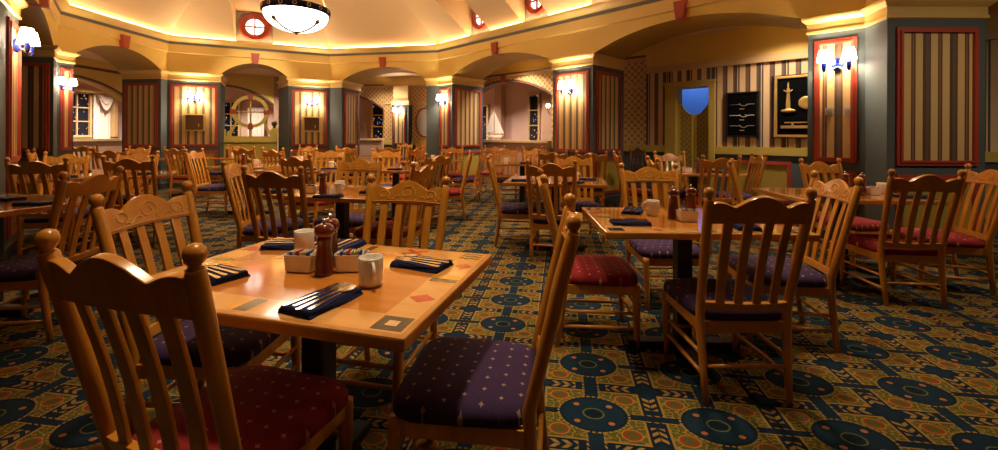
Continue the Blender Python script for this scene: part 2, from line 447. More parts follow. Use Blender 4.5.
def wall_panel(par, P, Q, z0, z1, paper, fr=0.055, frame='redpaint', off=0.0, name='striped_panel', fname='panel_frame', u0=0.0):
    """framed field on the vertical face from P to Q; the room lies to the right of P->Q"""
    P = Vector(P); Q = Vector(Q); d = (Q - P); L = d.length; d.normalize(); n = Vector((d.y, -d.x)); up = Vector((0, 0, 1))
    def pt(s, z, o): v = P + d * s + n * o; return (v.x, v.y, z)
    a = MB(); a.face([pt(fr * .5, z0 + fr * .5, off + 0.006), pt(fr * .5, z1 - fr * .5, off + 0.006), pt(L - fr * .5, z1 - fr * .5, off + 0.006), pt(L - fr * .5, z0 + fr * .5, off + 0.006)],
           uv=[(u0, z0), (u0, z1), (u0 + L, z1), (u0 + L, z0)])
    wp = struct(a, name, M[paper], par)
    b = MB()
    def bar(s0, s1, za, zb, o1):
        vs = [pt(s0, za, off), pt(s1, za, off), pt(s1, zb, off), pt(s0, zb, off), pt(s0, za, o1), pt(s1, za, o1), pt(s1, zb, o1), pt(s0, zb, o1)]
        b.idx(vs, [(4, 5, 6, 7), (0, 1, 5, 4), (1, 2, 6, 5), (2, 3, 7, 6), (3, 0, 4, 7)])
    for k, (ins, o1) in enumerate(((0.0, off + 0.022), (fr * 0.55, off + 0.034))):
        wd = fr * (0.62 if k == 0 else 0.45)
        bar(ins, L - ins, z0 + ins, z0 + ins + wd, o1); bar(ins, L - ins, z1 - ins - wd, z1 - ins, o1)
        bar(ins, ins + wd, z0 + ins + wd, z1 - ins - wd, o1); bar(L - ins - wd, L - ins, z0 + ins + wd, z1 - ins - wd, o1)
    struct(b, fname, M[frame], par)
    return wp

def pier(name, foot, faces):
    """foot: polygon with the rotunda inside to the right of travel (clockwise ring order), faces: (P, Q, paper, margin, u0)"""
    mb = MB(); mb.prism(foot[::-1], 0, ZS)
    root = struct(mb, name, M['slate'])
    c = sum((Vector(p) for p in foot), Vector((0, 0))) / len(foot)
    # capital mouldings
    def grow(d):
        n = len(foot); out = []
        for i in range(n):
            p = Vector(foot[i]); a = (p - Vector(foot[i - 1])).normalized(); b = (Vector(foot[(i + 1) % n]) - p).normalized()
            na = Vector((-a.y, a.x)); nb = Vector((-b.y, b.x)); m = (na + nb) / max(0.35, 1 + na.dot(nb))
            if m.dot(p - c) < 0: m = -m
            out.append(p + m * d)
        return out
    cm = MB(); rings = []
    for d, z in ((0.0, 2.49), (0.022, 2.50), (0.022, 2.525), (0.012, 2.54), (0.012, 2.615), (0.035, 2.635), (0.06, 2.66), (0.065, 2.685), (0.0, 2.69)):
        rings.append([(q.x, q.y, z) for q in grow(d)])
    n = len(foot)
    for k in range(len(rings) - 1):
        for i in range(n):
            cm.face([rings[k][i], rings[k][(i + 1) % n], rings[k + 1][(i + 1) % n], rings[k + 1][i]])
    struct(cm, 'capital', M['cap'], root)
    bm_ = MB(); r0 = [[(q.x, q.y, z) for q in grow(d)] for d, z in ((0.0, 0.0), (0.02, 0.0), (0.02, 0.13), (0.0, 0.15))]
    for k in range(3):
        for i in range(n): bm_.face([r0[k][i], r0[k][(i + 1) % n], r0[k + 1][(i + 1) % n], r0[k + 1][i]])
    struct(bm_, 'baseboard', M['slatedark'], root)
    for P, Q, paper, m, u0 in faces:
        P = Vector(P); Q = Vector(Q); d = (Q - P).normalized(); a = P + d * m; b = Q - d * m
        wall_panel(root, a, b, 0.955, 2.40, paper, u0=u0)
        wall_panel(root, a, b, 0.20, 0.86, 'olive', frame='redpaint', name='dado_panel', fname='dado_frame')
    return root

def on(A, B, X=None):
    t = (X - A[0]) / (B[0] - A[0]); return lerp(A, B, t)
A1 = on(P8, PB, -5.28); B1 = on(P8, PB, -7.30)
E1 = on(PE, PG, -1.14); F0 = on(PE, PG, 1.015); F1 = on(PE, PG, 1.63); G0 = on(PE, PG, 3.768)
D0 = on(PC, PD, -5.36); D1 = on(PD, PE, -4.136); C1 = on(PC, PD, -6.68); E0 = on(PD, PE, -1.83)
C0 = (-7.603, 9.60); B2 = (-7.637, 7.66); G1 = (4.06, 4.47)
n45 = (0.72, 0.694)
def mv(p, n, d): return (p[0] + n[0] * d, p[1] + n[1] * d)
pier('pier', [(-4.5, 3.8), A1, mv(A1, (-0.75, -0.66), 0.95), (-5.35, 3.2)][::1], [(lerp(P8, A1, 0.40), A1, 'paper2', 0.06, 0.0)])
pier('pier', [B1, PB, B2, (-8.62, 7.75), (-8.25, 6.85)], [((-8.25, 6.85), B1, 'paper', 0.05, 0.03), (PB, B2, 'paper2', 0.04, 0.0)])
pier('pier', [C0, PC, C1, (-7.13, 11.1), (-8.6, 11.1), (-8.6, 9.74)], [((-8.6, 9.74), C0, 'paper2', 0.07, 0.0), (PC, C1, 'paper2', 0.05, 0.0)])
pier('pier', [D0, PD, D1, (-3.98, 12.2), (-6.0, 11.62)], [(D0, PD, 'paper2', 0.07, 0.0), (D1, (-3.98, 12.2), 'paper2', 0.12, 0.0)])
pier('pier', [E0, PE, E1, (-0.42, 11.07), (-1.65, 11.75)], [(PE, E1, 'paper2', 0.07, 0.0), (E1, (-0.42, 11.07), 'paper2', 0.09, 0.0)])
pier('pier', [F0, F1, (2.37, 8.13), (1.8, 8.8)], [(F0, F1, 'paper2', 0.075, 0.0), (F1, (2.37, 8.13), 'paper2', 0.10, 0.05)])
pier('pier', [G0, PG, G1, (5.09, 4.47), (5.09, 5.2), (4.5, 5.98)], [(G0, PG, 'paper', 0.07, 0.10), (G1, (5.09, 4.47), 'paper', 0.09, 0.62)])

arch_wall('wall_far_left', A1, B1, (-0.75, -0.66)); arch_wall('wall_left', B2, C0, (-1, 0.0)); arch_wall('wall_back_left', C1, D0, (-0.44, 0.9), th=0.8)
arch_wall('wall_back', D1, E0, (0.17, 0.98)); arch_wall('wall_back_right', E1, F0, n45); arch_wall('wall_right', F1, G0, n45)
arch_wall('wall_near_right', G1, (4.05, 1.4), (1, 0.0), th=1.05)
blocks = MB()     # arcade wall above each pier
for ft in ([(-4.5, 3.8), A1, mv(A1, (-0.75, -0.66), 0.95), (-5.35, 3.2)], [B1, PB, B2, (-8.62, 7.75), (-8.25, 6.85)], [C0, PC, C1, (-7.13, 11.1), (-8.6, 11.1), (-8.6, 9.74)],
           [D0, PD, D1, (-3.98, 12.2), (-6.0, 11.62)], [E0, PE, E1, (-0.42, 11.07), (-1.65, 11.75)], [F0, F1, (2.37, 8.13), (1.8, 8.8)], [G0, PG, G1, (5.09, 4.47), (5.09, 5.2), (4.5, 5.98)]):
    blocks.prism(ft[::-1], ZS - 0.01, ZF)
struct(blocks, 'wall_above_piers', M['frieze'])
# the part of the rotunda behind the camera: plain painted walls
rear = MB()
for a, b in (((4.05, 1.4), P5), (P5, P6), (P6, P7), (P7, P9), (P9, P8)):
    rear.face([(*a, 0), (*b, 0), (*b, ZF), (*a, ZF)])
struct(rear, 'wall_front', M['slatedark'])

sweep('trim_1', RING, [(0.0, 3.12), (0.035, 3.135), (0.035, 3.32), (0.0, 3.32)], M['mould'])
sweep('trim_2', RING, [(0.0, 3.315), (0.045, 3.315), (0.045, 3.375), (0.0, 3.375)], M['stripeblue'])
sweep('trim_3', RING, [(0.0, 3.375), (0.06, 3.375), (0.075, 3.395), (0.12, 3.425), (0.15, 3.45), (0.16, 3.475), (0.15, 3.495), (0.10, 3.495), (0.09, 3.45), (0.0, 3.45), (-0.12, 3.45), (-0.12, 3.30)], M['mould'])

# keystones over the arches
def key_at(A, B, X=None, t=None):
    p = on(A, B, X) if X is not None else lerp(A, B, t); d = Vector((B[0] - A[0], B[1] - A[1])).normalized()
    keystone(p[0], p[1], d.y, -d.x)
key_at(A1, B1, t=0.5); key_at(B2, C0, t=0.5); key_at(C1, D0, t=0.5); key_at(D1, E0, t=0.5); key_at(E1, F0, t=0.5); key_at(F1, G0, t=0.5)

# vault: sloping facets with the round-window dormers cut in
IN = 1.9; RISE = 1.24; ZB = 3.47
base = RING; innr = offs(RING, IN)
def facet_pt(i, s, d):
    """point on facet i: s metres along the side from its start, d metres inward"""
    A = Vector(RING[i]); B = Vector(RING[(i + 1) % len(RING)]); e = (B - A).normalized(); n_ = Vector((e.y, -e.x))
    p = A + e * s + n_ * d
    return (p.x, p.y, ZB + RISE * d / IN)
DORM = {2: [(1.74, 0.40)], 4: [(1.63, 0.36), (3.27, 0.34), (4.86, 0.35), (6.5, 0.35)]}
HD = 0.78; DD = HD * IN / RISE
vault = MB()
for i in range(len(RING)):
    A = Vector(RING[i]); B = Vector(RING[(i + 1) % len(RING)]); L = (B - A).length
    e = (B - A).normalized(); n_ = Vector((e.y, -e.x))
    ia = Vector(innr[i]) - A; ib = Vector(innr[(i + 1) % len(RING)]) - A
    sa, sb = ia.dot(e), ib.dot(e)
    edgeL = lambda d: sa * d / IN
    edgeR = lambda d: L + (sb - L) * d / IN
    cuts = DORM.get(i, [])
    lefts = [edgeL]; rights = []
    for c, hw in cuts:
        rights.append(lambda d, v=c - hw: v); lefts.append(lambda d, v=c + hw: v)
    rights.append(edgeR)
    for lf, rg in zip(lefts, rights):
        vault.face([facet_pt(i, lf(0), 0), facet_pt(i, rg(0), 0), facet_pt(i, rg(DD), DD), facet_pt(i, lf(DD), DD)])
    vault.face([facet_pt(i, edgeL(DD), DD), facet_pt(i, edgeR(DD), DD), facet_pt(i, edgeR(IN), IN), facet_pt(i, edgeL(IN), IN)])
    for c, hw in cuts:
        zt = ZB + HD
        for s_ in (c - hw, c + hw):
            b0 = facet_pt(i, s_, 0); t0 = (b0[0], b0[1], zt); q = facet_pt(i, s_, DD)
            vault.face([b0, q, t0])
        a0 = facet_pt(i, c - hw, 0); a1 = facet_pt(i, c + hw, 0)
        vault.face([(a0[0], a0[1], zt), (a1[0], a1[1], zt), facet_pt(i, c + hw, DD), facet_pt(i, c - hw, DD)])
struct(vault, 'ceiling', M['ceiling'])
top = MB(); top.face([(*p, ZB + RISE) for p in innr][::-1]); struct(top, 'ceiling_flat', M['ceiling'])

def round_window(idx, i, c, hw):
    A = Vector(RING[i]); B = Vector(RING[(i + 1) % len(RING)]); e = (B - A).normalized(); n_ = Vector((e.y, -e.x))
    p = A + e * c
    r = bpy.data.objects.new('window_%d' % idx, None); link(r); r['kind'] = 'structure'
    r.location = (p.x, p.y, ZB); r.rotation_euler = (0, 0, math.atan2(e.y, e.x))     # local x along the wall, -y into the room
    b = MB(); h = HD
    prof = [(-hw, 0), (hw, 0), (hw * .93, h * .72), (hw * .70, h * .93), (0, h * 0.995), (-hw * .70, h * .93), (-hw * .93, h * .72)]
    b.slab(prof, 0.0, 0.05); struct(b, 'dormer_front', M['dormer'], r)
    b = MB(); b.box((0, 0.08, h / 2), (2 * hw + 0.1, 0.03, h + 0.1)); struct(b, 'dormer_back', M['ceiling'], r)
    ro = hw * 0.86; ri = hw * 0.50; rm = hw * 0.62; zc = 0.42
    f = MB(); N = 40
    for (ra, ya), (rb, yb) in (((ro, 0.0), (ro, -0.05)), ((ro, -0.05), (ro * .9, -0.07)), ((ro * .9, -0.07), (rm, -0.05)), ((rm, -0.05), (rm * .97, -0.075)), ((rm * .97, -0.075), (ri, -0.06)), ((ri, -0.06), (ri, 0.0))):
        for k in range(N):
            t0, t1 = 2 * PI * k / N, 2 * PI * (k + 1) / N
            f.face([(ra * math.cos(t0), ya, zc + ra * math.sin(t0)), (ra * math.cos(t1), ya, zc + ra * math.sin(t1)), (rb * math.cos(t1), yb, zc + rb * math.sin(t1)), (rb * math.cos(t0), yb, zc + rb * math.sin(t0))], smooth=False)
    f.box((0, -0.03, zc), (0.030, 0.03, 2 * ri)); f.box((0, -0.03, zc), (2 * ri, 0.03, 0.030))
    struct(f, 'window_frame', M['redpaint'], r)
    g = MB(); g.face([(ri * math.cos(2 * PI * k / N), -0.012, zc + ri * math.sin(2 * PI * k / N)) for k in range(N)]); struct(g, 'pane', M['roundglass'], r)
k = 1
for i in DORM:
    for c, hw in DORM[i]: round_window(k, i, c, hw); k += 1

# cove lamps: one strip lying behind the cornice lip on each visible side
cv = MB(); c0 = offs(RING, 0.035); 
for i in (0, 1, 2, 3, 4, 5):
    a = (*c0[i], 3.475); b = (*c0[i + 1], 3.475); cv.tube([a, b], 0.012, 6)
tag(cv.build('cove_light_strip', M['cove']), kind='structure')
for i in (0, 1, 2, 3, 4, 5):
    A = Vector(offs(RING, 0.07)[i]); B = Vector(offs(RING, 0.07)[i + 1]); m = (A + B) / 2; d = B - A
    n_ = Vector((d.y, -d.x, 0)).normalized()
    ax = Vector((0.45 * n_.x, 0.45 * n_.y, 1)).normalized()         # emission direction (local -z)
    xa = Vector((d.x, d.y, 0)).normalized(); ya = (-ax).cross(xa)
    o = light('AREA', 'cove_light', (0, 0, 0), 7.0 * d.length, (1.0, 0.62, 0.29), d.length * 0.96, sizey=0.035)
    mw = Matrix((xa, ya, -ax)).transposed().to_4x4(); mw.translation = Vector((m.x, m.y, 3.50)); o.matrix_world = mw

# ---- aisle beyond the arcade
O5a = (2.818 + 0.143, 8.6); OS = (4.88 + 2.2, 6.77 - 2.10); dO = Vector((1.92, -1.83)).normalized()
O4a = (O5a[0] - dO.x * 7.05, O5a[1] - dO.y * 7.05)            # far end of the lattice wall
def along(s): return (O5a[0] + dO.x * s, O5a[1] + dO.y * s)
nO = Vector((dO.y, -dO.x)) # points towards the rotunda
ac = MB(); ac.face([(-15, -3, 3.16), (-15, 20, 3.16), (-4.3, 20, 3.16), (-4.3, 12.0, 3.16)][::-1])
ceilpoly = MB()
outer = [(-5.4, 3.2), (-8.25, 6.85), (-8.6, 11.1), (-6.0, 11.62), (-3.98, 12.2), (-0.42, 11.07), (1.8, 8.8), (4.5, 5.98), (5.1, 5.1), (5.1, -2)]
far = [(-16, -2), (-16, 8), (-15, 18), (-8, 19), (-4, 19), (3, 19), (9, 15), (11, 10), (11, 5), (11, -2)]
for i in range(len(outer) - 1):
    ceilpoly.face([(*outer[i], 3.13), (*outer[i + 1], 3.13), (*far[i + 1], 3.13), (*far[i], 3.13)])
struct(ceilpoly, 'ceiling_aisle', M['aisleceil'])

def flat_wall(name, P, Q, bands, parent=None, off=0.0):
    """vertical wall as bands (z0, z1, material, proud); room to the right of P->Q; metres in uv"""
    P = Vector(P); Q = Vector(Q); d = (Q - P); L = d.length; d.normalize(); n_ = Vector((d.y, -d.x)); root = parent
    for z0, z1, mt, pr in bands:
        mb = MB(); a = P + n_ * (off + pr); b = Q + n_ * (off + pr)
        mb.face([(a.x, a.y, z0), (b.x, b.y, z0), (b.x, b.y, z1), (a.x, a.y, z1)], uv=[(0, z0), (L, z0), (L, z1), (0, z1)])
        if pr > 0.01:
            c = P + n_ * off; e = Q + n_ * off
            mb.face([(c.x, c.y, z1), (a.x, a.y, z1), (b.x, b.y, z1), (e.x, e.y, z1)]); mb.face([(a.x, a.y, z0), (c.x, c.y, z0), (e.x, e.y, z0), (b.x, b.y, z0)])
        o = struct(mb, name if root is None else 'band', M[mt], root)
        if root is None: root = o
    return root

# right-hand aisle wall: striped paper, with the swing-door opening
DL, DR = 0.60, 1.20      # opening, metres from O5a
OL, OR = 0.40, 1.30      # outer edge of the door casing
BANDS = [(1.06, 2.50, 'paper3', 0.0), (0.0, 0.95, 'slate', 0.0), (0.94, 1.07, 'olivedk', 0.035), (2.50, 2.62, 'trimpale', 0.05), (2.62, 3.14, 'frieze', 0.0)]
wr = flat_wall('wall_aisle_right', along(0.0), along(OL + 0.05), BANDS)
flat_wall('band', along(OR - 0.05), along(7.2), BANDS, wr)
hd = flat_wall('band', along(OL + 0.05), along(OR - 0.05), [(2.24, 2.50, 'paper3', 0.0), (2.50, 2.62, 'trimpale', 0.05), (2.62, 3.14, 'frieze', 0.0)], wr)
for s0, s1 in ((1.5, 2.45), (2.62, 3.6), (4.0, 5.4)):
    wall_panel(wr, along(s0), along(s1), 0.16, 0.84, 'olive', name='dado_panel', fname='dado_frame')
# casing and opening
d1 = bpy.data.objects.new('door_1', None); link(d1); d1['kind'] = 'structure'; d1['label'] = 'olive doorway with a pair of lattice swing doors'
cs = MB(); rz = math.atan2(dO.y, dO.x)
def dbox(mb, s0, s1, z0, z1, f0, f1):
    """box in the aisle wall's frame; f: metres in front of (towards the rotunda) the wall"""
    c = along((s0 + s1) / 2); f = (f0 + f1) / 2
    mb.box((c[0] + nO.x * f, c[1] + nO.y * f, (z0 + z1) / 2), (s1 - s0, f1 - f0, z1 - z0), rz)
dbox(cs, OL, DL, 0, 2.17, -0.3, 0.05); dbox(cs, DR, OR, 0, 2.17, -0.3, 0.05); dbox(cs, OL, OR, 2.17, 2.27, -0.3, 0.06); dbox(cs, OL - .02, OR + .02, 2.25, 2.28, -0.02, 0.09)
struct(cs, 'door_frame', M['olivedk'], d1)
for nm, s0, s1, flip in (('door_leaf', DL + 0.005, (DL + DR) / 2 - 0.01, 0), ('door_leaf', (DL + DR) / 2 + 0.01, DR - 0.005, 1)):
    mb = MB(); n = 14; L = s1 - s0; topz = lambda t: 1.66 + 0.28 * (1 - math.sin(t * PI / 2)) ** 1.1 if not flip else 1.66 + 0.28 * (1 - math.sin((1 - t) * PI / 2)) ** 1.1
    def P3(s, z, f): c = along(s); return (c[0] + nO.x * f, c[1] + nO.y * f, z)
    for i in range(n):
        a, b = i / n, (i + 1) / n; sa_, sb_ = s0 + L * a, s0 + L * b
        for f in (-0.10, -0.14):
            mb.face([P3(sa_, 0.25, f), P3(sb_, 0.25, f), P3(sb_, topz(b), f), P3(sa_, topz(a), f)], uv=[(sa_, 0.25), (sb_, 0.25), (sb_, topz(b)), (sa_, topz(a))])
        mb.face([P3(sa_, topz(a), -0.10), P3(sb_, topz(b), -0.10), P3(sb_, topz(b), -0.14), P3(sa_, topz(a), -0.14)])
    for ss in (s0, s1): mb.face([P3(ss, 0.25, -0.10), P3(ss, 0.25, -0.14), P3(ss, topz(0 if ss == s0 else 1), -0.14), P3(ss, topz(0 if ss == s0 else 1), -0.10)])
    lf = struct(mb, nm, M['doorlat'], d1)
    st = MB()
    for ss in (s0, s1 - 0.035):
        tt = 0 if ss == s0 else 1
        dbox(st, ss, ss + 0.035, 0.25, topz(tt) - (0.0 if (tt ^ flip) else 0.02), -0.15, -0.085)
    dbox(st, s0, s1, 0.25, 0.36, -0.15, -0.085)
    struct(st, 'door_stile', M['olivedk'], lf)
light('AREA', 'aisle_light', (4.75, 2.75, 2.93), 26, WARM2, 0.18)  # fill added to brighten the reveal panel of the right pier
light('AREA', 'blue_room_fill', (4.0, 9.2, 3.0), 25, (0.9, 0.95, 1.0), 0.5)  # unseen white fill, added so the wall behind the doors shows blue
bw = MB()     # blue room behind the doors
for s0, s1, f in ((-1.2, 3.0, -1.8),):
    bw.face([P3(s0, 0, f), P3(s1, 0, f), P3(s1, 3.13, f), P3(s0, 3.13, f)])
struct(bw, 'wall_behind_doors', M['bluewall'])

# lattice wall continuing to the left with its own arched opening and ledge
LB = [(0.94, 1.07, 'olivedk', 0.035), (1.07, 2.24, 'lattice', 0.0), (2.24, 2.30, 'trimpale', 0.03), (2.30, 2.78, 'lattice', 0.0), (2.78, 2.84, 'trimpale', 0.03), (2.84, 2.88, 'archtrim', 0.035), (2.88, 3.14, 'frieze', 0.0)]
AR, AL_ = -2.35, -5.45        # arch opening, metres from O5a (negative = to the left)
lw = flat_wall('wall_lattice', along(AR), along(0.0), [(0.0, 0.95, 'slate', 0.0)] + LB)
flat_wall('band', along(-7.05), along(AL_), [(0.0, 0.95, 'slate', 0.0)] + LB, lw)
def lattice_arch(A, B, zs, zc, par):
    P = Vector(A); Q = Vector(B); L = (Q - P).length; N = 26; h = zc - zs; R = (L * L / 4 + h * h) / (2 * h)
    zz = lambda t: zc - R + math.sqrt(max(0, R * R - ((t - .5) * L) ** 2)); m = MB(); tr = MB(); d = (Q - P).normalized(); n_ = Vector((d.y, -d.x))
    def pp(t, z, o): v = P.lerp(Q, t) + n_ * o; return (v.x, v.y, z)
    for i in range(N):
        a, b = i / N, (i + 1) / N
        m.face([pp(a, zz(a), 0), pp(b, zz(b), 0), pp(b, 2.80, 0), pp(a, 2.80, 0)], uv=[(a * L, zz(a)), (b * L, zz(b)), (b * L, 2.8), (a * L, 2.8)])
        tr.face([pp(a, zz(a), 0.03), pp(b, zz(b), 0.03), pp(b, zz(b) + .06, 0.03), pp(a, zz(a) + .06, 0.03)])
        tr.face([pp(a, zz(a), 0.03), pp(a, zz(a), -0.28), pp(b, zz(b), -0.28), pp(b, zz(b), 0.03)])
    struct(m, 'arch_field', M['lattice'], par); struct(tr, 'trim_arch', M['archtrim'], par)
    flat_wall('band', A, B, [(2.78, 2.84, 'trimpale', 0.03), (2.84, 2.88, 'archtrim', 0.035), (2.88, 3.14, 'frieze', 0.0)], par)
    c = P.lerp(Q, 0.5); keystone(c.x, c.y, n_.x, n_.y, zc - 0.02, zc + 0.17, 0.09, 0.15, 0.07, parent=par)
lattice_arch(along(AL_), along(AR), 2.22, 2.66, lw)
def ledge(name, A, B, z1=1.13, th=0.22, mats=('pinkdk', 'trimpale')):
    P = Vector(A); Q = Vector(B); m = (P + Q) / 2; d = Q - P; r = math.atan2(d.y, d.x)
    a = MB(); a.box((m.x, m.y, z1 / 2 - 0.03), (d.length, th, z1 - 0.06), r); o = struct(a, name, M[mats[0]])
    b = MB(); b.box((m.x, m.y, z1 - 0.03), (d.length, th + 0.10, 0.06), r); struct(b, 'ledge_cap', M[mats[1]], o)
    return o
ledge('wall_low_right', along(AL_), along(AR))

# back aisle wall (behind the middle arch)
K0, K1 = (-5.4, 14.13), along(-7.05); kv = (Vector(K1) - Vector(K0)); kL = kv.length
def K(s): v = Vector(K0) + kv.normalized() * s; return (v.x, v.y)
SX = 1.72                                        # the arched opening ends here
bk = flat_wall('wall_back_aisle', K(SX), K1, [(0.0, 0.95, 'slate', 0.0)] + LB[:5] + [(2.78, 2.84, 'trimpale', 0.03), (2.84, 3.14, 'frieze', 0.0)])
lattice_arch(K(-1.3), K(SX), 2.05, 2.55, bk)
ledge('wall_low_back', K(-1.3), K(SX - 0.02))
kp = K(SX + 0.66); rk = math.atan2(kv.y, kv.x)
pl = MB(); pl.box((kp[0], kp[1] - 0.12, 1.10), (0.56, 0.30, 2.20), rk); small = struct(pl, 'pilaster', M['slate'])
c_ = MB(); c_.box((kp[0], kp[1] - 0.12, 2.26), (0.60, 0.34, 0.13), rk); c_.box((kp[0], kp[1] - 0.12, 2.55), (0.50, 0.26, 0.48), rk); struct(c_, 'pilaster_cap', M['trimpale'], small)
nk = Vector((kv.y, -kv.x)).normalized()
def KF(s, f): v = Vector(K(s)) + nk * f; return (v.x, v.y)
wall_panel(small, KF(SX + 0.45, 0.285), KF(SX + 0.87, 0.285), 0.96, 2.12, 'paper2', fr=0.04)

# left-back and left aisle arches with dark trim
H0, H1 = (-10.0, 12.0), K(-1.3)
q2 = flat_wall('wall_back_left_aisle', H0, lerp(H0, H1, 0.12), [(0, 3.13, 'frieze', 0)])
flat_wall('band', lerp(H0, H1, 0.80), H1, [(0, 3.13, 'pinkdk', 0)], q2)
a2 = lerp(H0, H1, 0.12); b2 = lerp(H0, H1, 0.80)
dv = Vector((H1[0] - H0[0], H1[1] - H0[1])).normalized()
arch_wall('wall_arch_back_left', a2, b2, (-dv.y, dv.x), th=0.3, zs=2.18, zc=2.72, zt=3.13, mat='frieze', trim='archtrim')
lf = flat_wall('wall_left_aisle', (-10.3, 6.5), (-10.3, 8.5), [(0, 3.13, 'frieze', 0)])
arch_wall('wall_arch_left', (-10.3, 8.5), (-10.3, 11.9), (-1, 0), th=0.3, zs=2.15, zc=2.62, zt=3.13, mat='frieze', trim='archtrim')
ledge('wall_low_left', (-10.3, 8.5), (-10.3, 11.9), 1.12)
stp = MB(); stp.face([(-10.26, 8.0, 2.86), (-10.26, 12, 2.86), (-10.26, 12, 2.93), (-10.26, 8.0, 2.93)]); struct(stp, 'trim_4', M['archtrim'])

# rooms beyond: rose plaster walls
fw = flat_wall('wall_outer_left', (-13.4, 4), (-13.4, 16.5), [(0, 3.13, 'pink', 0)])
flat_wall('wall_outer_back_left', (-13.4, 16.5), (-6.5, 17.6), [(0, 3.13, 'pink', 0)])
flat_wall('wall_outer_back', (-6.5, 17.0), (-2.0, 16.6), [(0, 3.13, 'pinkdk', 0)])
flat_wall('wall_outer_right', (-2.0, 16.6), (4.2, 12.6), [(0, 3.13, 'pink', 0)])
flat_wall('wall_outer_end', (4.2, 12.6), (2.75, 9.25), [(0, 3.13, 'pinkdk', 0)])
flat_wall('wall_side_right', along(7.2), (8.4, -2.0), [(0, 3.13, 'slate', 0)])
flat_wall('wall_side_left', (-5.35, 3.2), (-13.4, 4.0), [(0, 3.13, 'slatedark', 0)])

def sash(idx, x, y, rz, wd, ht, zc, nx=2, nz=3, cas='trimpale', glow=None):
    """window on a wall, local -y into the room"""
    r = bpy.data.objects.new('window_%d' % idx, None); link(r); r['kind'] = 'structure'; r.location = (x, y, zc); r.rotation_euler = (0, 0, rz)
    g = MB(); g.box((0, 0, 0), (wd, 0.02, ht)); struct(g, 'pane', M['night'], r)
    f = MB(); t = 0.07
    f.box((-wd / 2 - t / 2, -0.03, 0), (t, 0.08, ht + 2 * t)); f.box((wd / 2 + t / 2, -0.03, 0), (t, 0.08, ht + 2 * t)); f.box((0, -0.03, ht / 2 + t / 2), (wd + 2 * t, 0.08, t)); f.box((0, -0.03, -ht / 2 - t / 2), (wd + 2 * t, 0.09, t))
    for i in range(1, nx): f.box((-wd / 2 + wd * i / nx, -0.02, 0), (0.035, 0.05, ht))
    for i in range(1, nz): f.box((0, -0.02, -ht / 2 + ht * i / nz), (wd, 0.05, 0.035))
    struct(f, 'window_frame', M[cas], r)
    return r
sash(11, -13.36, 13.28, PI / 2, 1.20, 1.32, 1.86, 3, 3)
sash(12, -4.75, 16.80, -0.09, 0.42, 1.35, 1.80, 1, 3, 'ink_yellow')
sash(13, 1.20, 14.50, -0.573, 0.32, 1.55, 1.85, 1, 3)
sash(14, -10.6, 16.9, 0.16, 0.55, 1.35, 1.82, 2, 3)
# casings and openings in the rose wall
oc = MB(); rzo = -0.573
def RW(s, f): v = Vector((-2.0, 16.6)).lerp(Vector((4.2, 12.6)), s); d = Vector((6.2, -4.0)).normalized(); nn = Vector((d.y, -d.x)); return (v.x + nn.x * f, v.y + nn.y * f)
for s, wdt in ((0.34, 0.28), (0.60, 0.34)):
    q = RW(s, 0.14); oc.box((q[0], q[1], 1.55), (wdt, 0.30, 3.1), rzo)
struct(oc, 'trim_5', M['pinkdk'])
dk = MB(); q = RW(0.165, 0.03); dk.box((q[0], q[1], 1.68), (1.35, 0.04, 1.25), rzo); r_ = struct(dk, 'window_15', M['night'])
dk = MB()
for dx in (-0.72, 0.0, 0.72):
    q = RW(0.165, 0.07); dk.box((q[0] + dx * 0.84, q[1] - dx * 0.542, 1.68), (0.07, 0.08, 1.36), rzo)
q = RW(0.165, 0.07); dk.box((q[0], q[1], 2.36), (1.5, 0.08, 0.07), rzo); struct(dk, 'window_frame', M['trimpale'], r_)

# near dark pillar at the right edge of the view
pp_ = MB(); pp_.prism([(2.045, 1.70), (2.6, 1.70), (2.6, 2.2), (2.6, 2.2)][:3] + [(2.045, 1.705)], 0, 0.01)
pm = MB(); pm.box((2.30, 1.42, 1.56), (0.50, 0.50, 3.12)); pm.box((2.30, 1.42, 1.56), (0.46, 0.54, 3.12)); struct(pm, 'pillar', M['pillar'])

